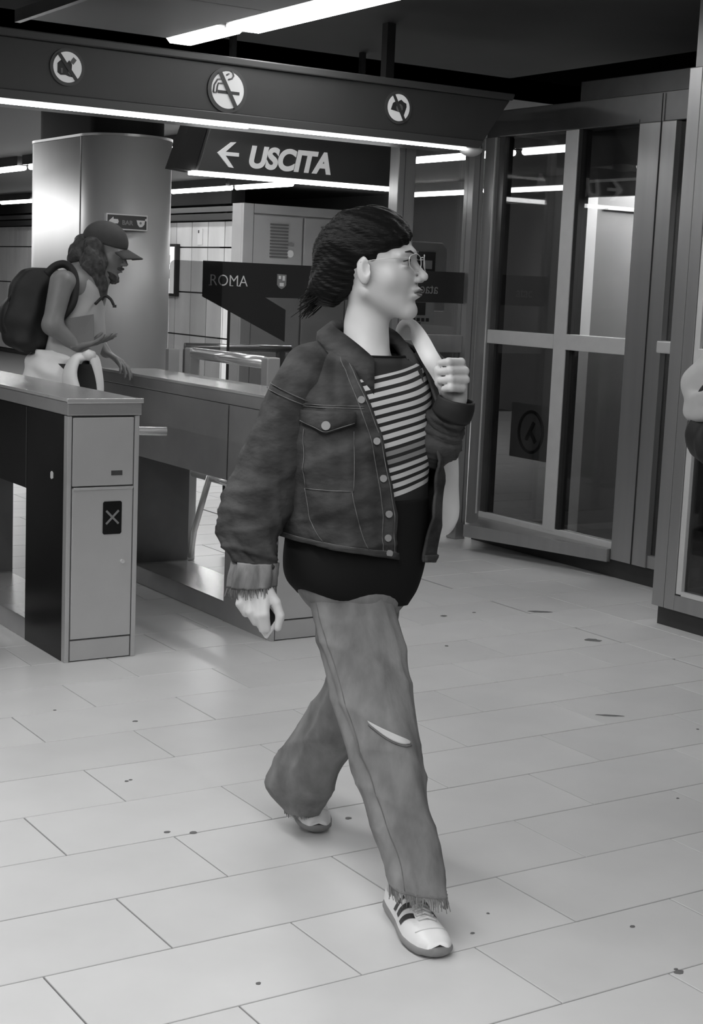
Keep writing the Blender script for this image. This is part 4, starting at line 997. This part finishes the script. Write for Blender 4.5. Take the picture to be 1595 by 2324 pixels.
# shoes (local: x forward, y to the left, z up)
def shoe(heel, toe, zh, name='shoe', pitch=0.):
    heel = np.array(heel, float); f = np.array(toe, float)-heel; L = np.linalg.norm(f); f /= L; s = np.cross([0, 0, 1], f); u = np.cross(f, s)
    w = lambda x, y, z: heel+f*x*L+s*y+u*z
    xs = np.array([0, .015, .06, .15, .28, .42, .56, .70, .82, .92, .975, 1.0])
    hw = np.array([.014, .027, .034, .037, .037, .038, .044, .0495, .0485, .041, .030, .016])
    cen = np.array([0, 0, 0, 0, -.001, -.003, -.004, -.003, .0, .002, .003, .003])
    r = root_child(name, heel, wm)
    n = 28
    def tube_sec(zf, wf, xs_, name, m, par, cap=True):
        V = []; Fc = []
        for x in xs_:
            h_ = np.interp(x, xs, hw); c_ = np.interp(x, xs, cen); b0, b1 = zf(x)
            for k in range(n):
                a = 2*PI*k/n; e = .55
                yy = np.sign(math.cos(a))*abs(math.cos(a))**e*h_*wf; zz = (b0+b1)/2+np.sign(math.sin(a))*abs(math.sin(a))**.7*(b1-b0)/2
                V.append(w(x, c_+yy, zz))
        for i in range(len(xs_)-1):
            for k in range(n): Fc.append((i*n+k, i*n+(k+1) % n, (i+1)*n+(k+1) % n, (i+1)*n+k))
        Fc += [tuple(range(n-1, -1, -1)), tuple((len(xs_)-1)*n+k for k in range(n))]
        return mk(name, V, Fc, m, par, True)
    X_ = np.concatenate([np.linspace(0, .06, 6), np.linspace(.09, .9, 24), np.linspace(.92, 1, 7)])
    sole_t = lambda x: np.interp(x, [0, .1, .35, .6, 1], [.036, .034, .029, .026, .028])
    tube_sec(lambda x: (0.0 + .006*max(0, (x-.9)/.1)+.006*max(0, (.05-x)/.05), sole_t(x)), 1.06, X_, 'sole', M_sole, r)
    top = lambda x: np.interp(x, [0, .03, .10, .25, .36, .45, .55, .66, .76, .86, .94, 1.], [.062, .088, .086, .080, .094, .104, .090, .074, .063, .055, .046, .034])
    def upsec():
        V = []; Fc = []; m_ = 26
        for x in X_:
            x = min(x, .985); h_ = np.interp(x, xs, hw)*.98; c_ = np.interp(x, xs, cen); t = top(x); b = sole_t(x)-.006
            nar = np.interp(x, [0, .2, .45, .7, 1], [.72, .62, .42, .55, .8])
            for k in range(m_+1):
                a = PI*k/m_; y_ = math.cos(a); z_ = math.sin(a); yy = np.sign(y_)*abs(y_)**.75; zz = z_**.62
                ww = h_*(1-(1-nar)*zz**1.6)
                V.append(w(x, c_+yy*ww, b+(t-b)*zz))
        k_ = m_+1
        for i in range(len(X_)-1):
            for k in range(m_): Fc.append((i*k_+k, i*k_+k+1, (i+1)*k_+k+1, (i+1)*k_+k))
        nb_ = (len(X_)-1)*k_; tip = len(V); V.append(w(1.012, .003, .036)); Fc += [(nb_+k, nb_+k+1, tip) for k in range(m_)]+[tuple(range(m_, -1, -1))]
        return mk('upper', V, Fc, M_shoe, r, True)
    up = upsec()
    def surf(x, a, out=.0015):
        h_ = np.interp(x, xs, hw)*.98; c_ = np.interp(x, xs, cen); t = top(x); b = sole_t(x)-.006; nar = np.interp(x, [0, .2, .45, .7, 1], [.72, .62, .42, .55, .8])
        y_ = math.cos(a); z_ = math.sin(a); yy = np.sign(y_)*abs(y_)**.75; zz = max(z_, 0)**.62; ww = h_*(1-(1-nar)*zz**1.6)
        p = w(x, c_+yy*ww, b+(t-b)*zz); nn = s*y_*1.0+u*z_; return p+nn*out
    for sd in (0, 1):
        for j in range(3):
            x0_ = .37+.105*j; V = []; Fc = []
            for i in range(9):
                a = .10+.82*i/8; a = PI-a if sd else a
                for dx in (-.026, .026): V.append(surf(x0_+.11*i/8+dx, a, .0016))
            mk('stripe', V, [(2*i, 2*i+1, 2*i+3, 2*i+2) for i in range(8)], M_stripe, up)
    for j in range(6):
        x0_ = .53+.046*j
        tube('lace', [surf(x0_+.01, 1.05, .003), surf(x0_, PI/2, .0065), surf(x0_-.01, PI-1.05, .003)], .0032, M_sock, up, 6)
    tube('lace_bow', [surf(.50, 1.4, .006), surf(.47, 1.1, .016), surf(.44, .9, .010), surf(.47, 1.3, .008)], .003, M_sock, up, 6)
    tube('toe_seam', [surf(.80+.06*math.sin(q), q, .0008) for q in np.linspace(.5, PI-.5, 16)], .0014, M_sock, up, 5)
    V, Fc = tubedata([w(.16, 0, .06), w(.15, 0, .11), w(.14, 0, .17)], [.036, .037, .036], 20); mk('sock', V, Fc, M_sock, r, True)
    tube('heel_tab', [surf(.012, PI/2, .004)+u*0.0, w(-.012, 0, .075), w(-.012, 0, .055)], .006, M_stripe, up, 6)
    return r
def root_child(name, loc, parent):
    o = bpy.data.objects.new(name, None); o.empty_display_size = .05; C.objects.link(o); org = np.array(parent['_o'], float)
    o.location = tuple(np.array(loc, float)-org); o['_o'] = [float(q) for q in loc]; o.parent = parent; return o
def floorpt(px, py, z=0.):
    d = fw*F + cr*(px-W/2) - cu*(py-H/2); t = (z-CH)/d[2]; return np.array([d[0]*t, d[1]*t, z])
shoe((1.990, 2.812, .0), (1.912, 2.528, .0), 0)
tq = floorpt(718, 1893); shoe(tuple(tq+np.array([.095, .250, .060])), tuple(tq), 0)

# phone in her right hand
t = root('phone', P(606, 1410, 3.53), 'pale phone held in her lowered right hand', 'phone')
ax = P(648, 1386, 3.515)-P(602, 1450, 3.53); ax /= np.linalg.norm(ax)
bb = -(cr*.56-cu*.42)*.55+AWAY*.55; bb -= ax*(bb@ax); bb /= np.linalg.norm(bb); nn = np.cross(ax, bb)
if nn@AWAY > 0: nn = -nn
pc = P(622, 1419, 3.505)+bb*.066
def slab(name, c, a, b, n_, ha, hb, hn, m, par, bv=0):
    v = [c+a*ha*i+b*hb*j+n_*hn*k for i in (-1, 1) for j in (-1, 1) for k in (-1, 1)]
    o = mk(name, v, [(0, 1, 3, 2), (4, 6, 7, 5), (0, 4, 5, 1), (2, 3, 7, 6), (0, 2, 6, 4), (1, 5, 7, 3)], m, par)
    if bv: bevel(o, bv)
    return o
slab('case', pc, ax, bb, nn, .037, .070, .0045, M_cotton, t, .003); slab('camera_window', pc+ax*.004-bb*.034+nn*.0048, ax, bb, nn, .015, .030, .0006, M_iris, t)

# tote bag
t = root('tote_bag', P(960, 1090, 3.86), 'white canvas tote bag hanging from the strap at her far shoulder', 'bag')
TB = Loft([(P(946, 968, 3.84), r0*.082, AWAY*.030), (P(950, 1010, 3.85), r0*.093, AWAY*.045), (P(950, 1100, 3.86), r0*.098, AWAY*.060), (P(952, 1170, 3.86), r0*.100, AWAY*.055), (P(946, 1205, 3.86), r0*.083, AWAY*.035), (P(944, 1216, 3.86), r0*.05, AWAY*.012)], lambda v, a: .004*math.sin(5*a+8*v), 2.6)
TB.mesh('canvas_body', M_cotton, t, nv=40, nu=48, th=.003, capb=True)
def strap(name, pts, wv, th, m, par):
    pts = spline(pts, 8); V = []; T = np.gradient(pts, axis=0)
    for i, p in enumerate(pts):
        a = np.cross(T[i], AWAY+np.array([0, 0, .2])); a /= np.linalg.norm(a); n_ = np.cross(a, T[i]); n_ /= np.linalg.norm(n_)
        V += [p-a*wv-n_*th, p+a*wv-n_*th, p+a*wv+n_*th, p-a*wv+n_*th]
    Fc = [(4*i+k, 4*i+(k+1) % 4, 4*i+4+(k+1) % 4, 4*i+4+k) for i in range(len(pts)-1) for k in range(4)]+[(3, 2, 1, 0), tuple(len(V)-4+k for k in range(4))]
    return mk(name, V, Fc, m, par, True)
strap('strap', [P(915, 770, 3.83), P(918, 748, 3.79), P(930, 740, 3.73), P(952, 768, 3.64), P(975, 810, 3.585), P(1000, 850, 3.592), P(1014, 880, 3.60), P(1022, 930, 3.66), P(1022, 985, 3.80), P(1018, 1010, 3.84)], .021, .0018, M_cotton, t)
strap('strap', [P(890, 800, 3.82), P(885, 860, 3.84), P(880, 975, 3.86)], .019, .0018, M_cotton, t)

# ------------------------------------------------------------------ the man with the backpack
DM = 6.95
mn = root('person', (2.75, 6.42, 0), 'long haired bearded man in cap and pale vest leaning forward beyond the nearest gate', 'person')
MH = P(243, 570, DM); mf = cr*.97-AWAY*.18-np.array([0, 0, .30]); MR = rot_from(mf); MS = 1.02
mhf = head_fn(MH, MR, MS)
lw = P(176, 786, DM-.16); mhp = hand_prims(lw, P(222, 777, DM-.18)-lw, np.array([0, 0, 1.])*.8+cr*.1, -1, 1.0, curl=(.10, .13, .16, .2), thumb=.5, tcurl=.2)
rw = P(240, 800, DM+.22); mhq = hand_prims(rw, P(272, 818, DM+.20)-rw, -AWAY*.2+np.array([0, 0, -1.]), 1, 1.0, curl=(.3, .35, .4, .45), thumb=.5, tcurl=.3)
hipm = P(140, 850, DM+.02)
def mbody(p):
    d = mhf(p)
    d = smin(d, cone(p, MH+MR@np.array([-.03, 0, -.06]), P(196, 636, DM), .055, .065), .04)
    d = smin(d, cone(p, P(165, 645, DM-.12), P(185, 642, DM+.15), .065, .065), .06)
    d = smin(d, cone(p, P(178, 670, DM), P(150, 830, DM+.02), .125, .120), .08)
    d = smin(d, cone(p, P(140, 640, DM-.19), P(118, 738, DM-.22), .054, .042), .03)
    d = smin(d, cone(p, P(118, 738, DM-.22), lw, .042, .027), .025)
    d = smin(d, cone(p, P(195, 650, DM+.19), P(198, 740, DM+.24), .050, .042), .03)
    d = smin(d, cone(p, P(198, 740, DM+.24), rw, .040, .026), .025)
    for s, kx, fx in ((-.09, 10, -20), (.09, 30, 20)):
        hp_ = hipm+np.array([0, s, -.02]); kn = np.array([hipm[0]+.06, hipm[1]+s, .50]); an = np.array([hipm[0]-.02+.1*(s > 0), hipm[1]+s, .09])
        d = smin(d, cone(p, hp_, kn, .088, .060), .04); d = smin(d, cone(p, kn, an, .056, .040), .03)
        d = smin(d, cone(p, an+np.array([0, 0, -.05]), an+np.array([.16, -.06, -.058]), .040, .030), .02)
    h = np.full(len(p), 9.)
    for a, b, ra, rb in mhp+mhq: h = smin(h, cone(p, a, b, ra, rb), .005)
    return smin(d, h, .01)
sdf_mesh('body', mbody, (2.1, 6.0, 0.0), (3.25, 7.05, 1.75), .0058, M_skinm, mn)
head_bits(MH, MR, MS, mn)
def capfn(p):
    q = ((p-MH)@MR)/MS
    d = ell(q, (-.020, 0, .040), (.106, .086, .090)); d = smax(d, -(q[:, 2]-.030+.10*(q[:, 0]+.02)*0), .004)
    return d*MS
sdf_mesh('cap', capfn, MH-.22, MH+.24, .004, M_cap, mn)
V = []; Fc = []
for i in range(9):
    u_ = i/8
    for k in range(13):
        a = -1+2*k/12; x = .060+.030*(1-a*a)+u_*(.078*(1-.45*a*a)); V.append(MH+MR@(np.array([x, a*.066, .030-.022*a*a-.018*u_])*MS))
o = mk('cap_brim', V, [(i*13+k, i*13+k+1, (i+1)*13+k+1, (i+1)*13+k) for i in range(8) for k in range(12)], M_cap, mn, True)
md = o.modifiers.new('brim_thickness', 'SOLIDIFY'); md.thickness = .005
def mhair(p):
    q = ((p-MH)@MR)/MS; d = ell(q, (-.035, 0, .0), (.085, .090, .075))
    d = smax(d, q[:, 0]-.010, .01)
    w_ = p
    for sd in (-.07, .07):
        pts = [P(214, 560, DM+sd), P(212, 600, DM+sd), P(222, 640, DM+sd*.8), P(232, 675, DM+sd*.6)]; rr_ = [.045, .055, .038, .018]
        for i in range(3): d = smin(d, cone(p, pts[i], pts[i+1], rr_[i], rr_[i+1]), .02)
    pts = [P(196, 560, DM), P(178, 582, DM), P(163, 592, DM)]; rr_ = [.060, .050, .02]
    for i in range(2): d = smin(d, cone(p, pts[i], pts[i+1], rr_[i], rr_[i+1]), .02)
    d = smax(d, -ell(q, (.06, 0, -.05), (.055, .06, .09)), .008)
    return d+.006*np.sin(p[:, 2]*55+p[:, 0]*30)*np.sin(p[:, 0]*70+p[:, 1]*60)+.0025*np.sin(p[:, 0]*260+p[:, 1]*200+p[:, 2]*30)
sdf_mesh('hair', mhair, MH+np.array([-.30, -.30, -.32]), MH+np.array([.20, .24, .16]), .0048, M_hairm, mn)
def beardfn(p):
    q = ((p-MH)@MR)/MS; m = q.copy(); m[:, 1] = np.abs(m[:, 1])
    d = cone(m, (-.002, .056, -.045), (.066, .014, -.112), .018, .020); d = smin(d, cone(m, (.094, .002, -.052), (.080, .024, -.060), .0055, .007), .01)
    return d*MS+.002*np.sin(q[:, 2]*300+q[:, 0]*100)
sdf_mesh('beard', beardfn, MH-.18, MH+.18, .004, M_hairm, mn)
# vest
VR = [(P(197, 608, DM), 'n'), ]
def mring(px, py, d, hr, ha): return P(px, py, d), r0*hr, -AWAY*ha
VL = Loft([mring(190, 607, DM, .055, .075), mring(182, 622, DM, .080, .150), mring(180, 655, DM, .108, .165), mring(183, 700, DM, .112, .160), mring(176, 760, DM, .118, .165), mring(160, 812, DM, .122, .170)], lambda v, a: .004*math.sin(5*a+9*v)+.003*math.sin(18*v+2*a), 2.2)
vt = VL.mesh('vest', M_shirt, mn, nv=50, nu=64, th=.004)
# light jacket tied round the waist, shorts
WL = Loft([mring(150, 793, DM+.01, .128, .175), mring(142, 815, DM+.01, .150, .190), mring(136, 850, DM+.01, .155, .195), mring(128, 885, DM+.01, .150, .190), mring(122, 925, DM+.01, .140, .18)], lambda v, a: .008*math.sin(6*a+10*v)+.005*math.sin(22*v+3*a), 2.2)
wj = WL.mesh('tied_jacket', M_cotton, mn, nv=40, nu=64, th=.005, p0=lambda v: .45+1.25*v, p1=lambda v: 2*PI+.45-.3*v)
ct = P(205, 808, DM-.17)
bmk = lambda pts, rad, nm: tube(nm, spline([P(a, b, d) for a, b, d in pts], 6), np.interp(np.linspace(0, 1, (len(pts)-1)*6+1), np.linspace(0, 1, len(rad)), rad), M_cotton, wj, 14, .5)
bmk([(208, 800, DM-.15), (196, 808, DM-.19), (172, 815, DM-.20), (158, 850, DM-.21), (165, 890, DM-.21), (172, 925, DM-.20)], [.02, .03, .04, .055, .06, .05], 'tied_sleeve')
bmk([(200, 806, DM-.18), (214, 815, DM-.19), (224, 850, DM-.18), (228, 885, DM-.17), (226, 905, DM-.17)], [.03, .035, .028, .024, .018], 'tied_sleeve')
tube('knot', [P(192, 808, DM-.20), P(203, 806, DM-.215), P(213, 806, DM-.20)], [.020, .026, .018], M_cotton, wj, 14)
for s in (-.09, .09):
    SLm = Loft([(hipm+np.array([0, s, .06]), np.array([.125, 0, 0]), np.array([0, .105, 0])), (hipm+np.array([.02, s, -.15]), np.array([.12, 0, 0]), np.array([0, .10, 0])), (np.array([hipm[0]+.05, hipm[1]+s, .52]), np.array([.11, 0, 0]), np.array([0, .095, 0]))], lambda v, a: .004*math.sin(6*a+5*v))
    SLm.mesh('shorts_leg', M_short, mn, nv=20, nu=40, th=.004)
# backpack
bp = root('backpack', P(70, 710, DM), 'bulging black backpack on the back of the man in the cap', 'backpack')
BL = Loft([(P(98, 608, DM), r0*.04, AWAY*.08), (P(92, 618, DM), r0*.085, AWAY*.13), (P(80, 650, DM), r0*.100, AWAY*.15), (P(72, 700, DM), r0*.110, AWAY*.16), (P(64, 745, DM), r0*.118, AWAY*.16), (P(68, 780, DM), r0*.098, AWAY*.15), (P(80, 798, DM), r0*.06, AWAY*.10)], lambda v, a: .005*math.sin(7*a+8*v)+.004*math.sin(25*v), 2.8)
BL.mesh('sack', M_bag, bp, nv=44, nu=56, capa=True, capb=True)
BP = Loft([(P(40, 672, DM-.02), r0*.03, AWAY*.09), (P(34, 700, DM-.02), r0*.06, AWAY*.12), (P(34, 745, DM-.02), r0*.062, AWAY*.12), (P(48, 785, DM-.02), r0*.04, AWAY*.10)], lambda v, a: .004*math.sin(6*a), 2.6); BP.mesh('front_pocket', M_bag, bp, nv=24, nu=40, capa=True, capb=True)
tube('side_strap', spline([P(44, 672, DM-.10), P(24, 672, DM-.12), (P(18, 700, DM-.12)), P(17, 745, DM-.12), P(30, 770, DM-.10)], 6), .007, M_bag, bp, 8)
tube('side_strap', spline([P(10, 715, DM-.06), P(3, 735, DM-.06), P(8, 758, DM-.06), P(22, 775, DM-.05)], 6), .006, M_bag, bp, 8)
for s, nm in ((-.15, 1), (.15, 2)):
    strap('shoulder_strap', [P(105, 622, DM+s), P(125, 604, DM+s*1.02), P(148, 600, DM+s*1.05), P(166, 618, DM+s*1.15), P(171, 650, DM+s*1.22), P(164, 690, DM+s*1.24), P(140, 720, DM+s*1.2), P(110, 745, DM+s)], .017, .006, M_bag, bp)
tube('strap_end', spline([P(216, 690, DM-.15), P(236, 672, DM-.12), P(250, 678, DM-.12), P(258, 692, DM-.12)], 6), .007, M_bag, bp, 8)
slab('strap_buckle', P(260, 695, DM-.12), cr, cu, AWAY, .008, .006, .005, M_bag, bp)
t = root('folder', P(206, 735, DM-.18), 'flat grey folder held up against the vest of the man in the cap', 'folder')
a1 = P(212, 713, DM-.17); b1 = P(213, 777, DM-.19); c1 = P(160, 790, DM-.195); d1 = P(158, 722, DM-.19)
V = [a1, b1, c1, d1]+[q+AWAY*.006 for q in (a1, b1, c1, d1)]
mk('sheet', V, [(0, 1, 2, 3), (7, 6, 5, 4), (0, 4, 5, 1), (1, 5, 6, 2), (2, 6, 7, 3), (3, 7, 4, 0)], mat('grey_folder', .16, .6), t)

# ------------------------------------------------------------------ person cut by the right edge
DR = 4.35
rp = root('person', (3.45, 2.85, 0), 'person in a pale long sleeved top cut off by the right edge', 'person')
rR = rot_from(-cr*.8-AWAY*.6); rH = P(1722, 600, DR)
rhf = head_fn(rH, rR, 1.04)
rl = P(1650, 935, DR-.2)
rhp = hand_prims(rl, P(1690, 925, DR-.22)-rl, AWAY, 1, 1., curl=(.4, .45, .5, .55), thumb=.5, tcurl=.3)
def rbody(p):
    d = rhf(p)
    d = smin(d, cone(p, rH+rR@np.array([-.03, 0, -.06]), P(1722, 745, DR), .052, .058), .03)
    d = smin(d, cone(p, P(1670, 790, DR), P(1780, 790, DR), .060, .060), .05)
    d = smin(d, cone(p, P(1730, 840, DR), P(1735, 1090, DR), .115, .115), .07)
    d = smin(d, cone(p, P(1665, 800, DR), P(1598, 925, DR-.1), .042, .036), .03)
    d = smin(d, cone(p, P(1598, 925, DR-.1), rl, .036, .024), .02)
    d = smin(d, cone(p, P(1795, 800, DR), P(1815, 1000, DR), .042, .036), .03); d = smin(d, cone(p, P(1815, 1000, DR), P(1810, 1130, DR-.1), .034, .024), .02)
    for a, b, c in ((1695, 1700, 1700), (1777, 1785, 1795)):
        k = P(b, 1400, DR); d = smin(d, cone(p, P(a, 1130, DR), k, .085, .058), .04); f_ = floorpt(c, 1715); d = smin(d, cone(p, k, f_+np.array([0, 0, .09]), .055, .040), .03)
        d = smin(d, cone(p, f_+np.array([0, 0, .035]), f_+np.array([-.11, -.08, .03]), .036, .030), .02)
    h = np.full(len(p), 9.)
    for a, b, ra, rb in rhp: h = smin(h, cone(p, a, b, ra, rb), .005)
    return smin(d, h, .01)
sdf_mesh('body', rbody, (2.85, 2.25, 0.0), (4.0, 3.45, 1.75), .0075, M_skin, rp)
head_bits(rH, rR, 1.04, rp)
sdf_mesh('hair', lambda p: np.maximum(ell((p-rH)@rR, (-.03, 0, .045), (.108, .090, .090)), ((p-rH)@rR)[:, 0]-.045)+.002*np.sin(p[:, 0]*200), rH-.2, rH+.2, .006, M_hair, rp)
M_swt = mat('pale_sweater', .46, .85, noise=.08, nscale=8, bump=.3, bscale=14)
SW = Loft([(P(1722, 752, DR), r0*.07, AWAY*.07), (P(1722, 790, DR), r0*.14, AWAY*.12), (P(1730, 860, DR), r0*.165, AWAY*.15), (P(1733, 960, DR), r0*.165, AWAY*.15), (P(1736, 1085, DR), r0*.165, AWAY*.15)], lambda v, a: .005*math.sin(6*a+9*v), 2.3)
SW.mesh('sweater', M_swt, rp, nv=40, nu=48, th=.004)
def slv(pts, rad, nm='sweater_sleeve'):
    L_ = Loft([(p, A_*r, B_*r) for p, A_, B_, r in zip(*(lambda q: (q, frames(q)[1], frames(q)[2]))([P(*z) for z in pts]), rad)], lambda v, a: .006*math.sin(20*v+2*math.sin(a))+.004*math.sin(5*a+11*v)); L_.mesh(nm, M_swt, rp, nv=44, nu=36, th=.004)
slv([(1690, 785, DR), (1650, 810, DR-.03), (1612, 862, DR-.07), (1594, 905, DR-.11), (1612, 925, DR-.16), (1650, 930, DR-.20)], [.062, .066, .064, .058, .052, .045])
slv([(1765, 785, DR), (1795, 830, DR), (1810, 920, DR), (1815, 1000, DR), (1812, 1100, DR-.08)], [.062, .066, .060, .055, .045])
for a, b, c in ((1695, 1700, 1700), (1777, 1785, 1795)):
    f_ = floorpt(c, 1715); L_ = Loft([(P(a, 1080, DR), r0*.10, AWAY*.13), (P(a, 1200, DR), r0*.10, AWAY*.11), (P(b, 1400, DR), r0*.075, AWAY*.085), (f_+np.array([0, 0, .10]), r0*.06, AWAY*.07)], lambda v, x: .004*math.sin(5*x+9*v)); L_.mesh('trouser_leg', M_short, rp, nv=30, nu=36, th=.004)
t = root('handbag', P(1600, 985, DR-.14), 'black bag hanging from the arm of the person at the right edge', 'bag')
HB = Loft([(P(1622, 938, DR-.13), r0*.03, AWAY*.03), (P(1618, 955, DR-.13), r0*.065, AWAY*.05), (P(1612, 990, DR-.13), r0*.066, AWAY*.06), (P(1618, 1030, DR-.13), r0*.058, AWAY*.06), (P(1622, 1052, DR-.13), r0*.035, AWAY*.04)], lambda v, a: .006*math.sin(7*a+9*v), 2.3)
HB.mesh('pouch', M_bag, t, nv=30, nu=40, capa=True, capb=True)
tube('handle', spline([P(1590, 950, DR-.15), P(1585, 900, DR-.18), P(1610, 870, DR-.18), P(1640, 900, DR-.18), P(1645, 955, DR-.15)], 6), .006, M_bag, t, 8)

for o in bpy.data.objects:
    if '_o' in o: del o['_o']
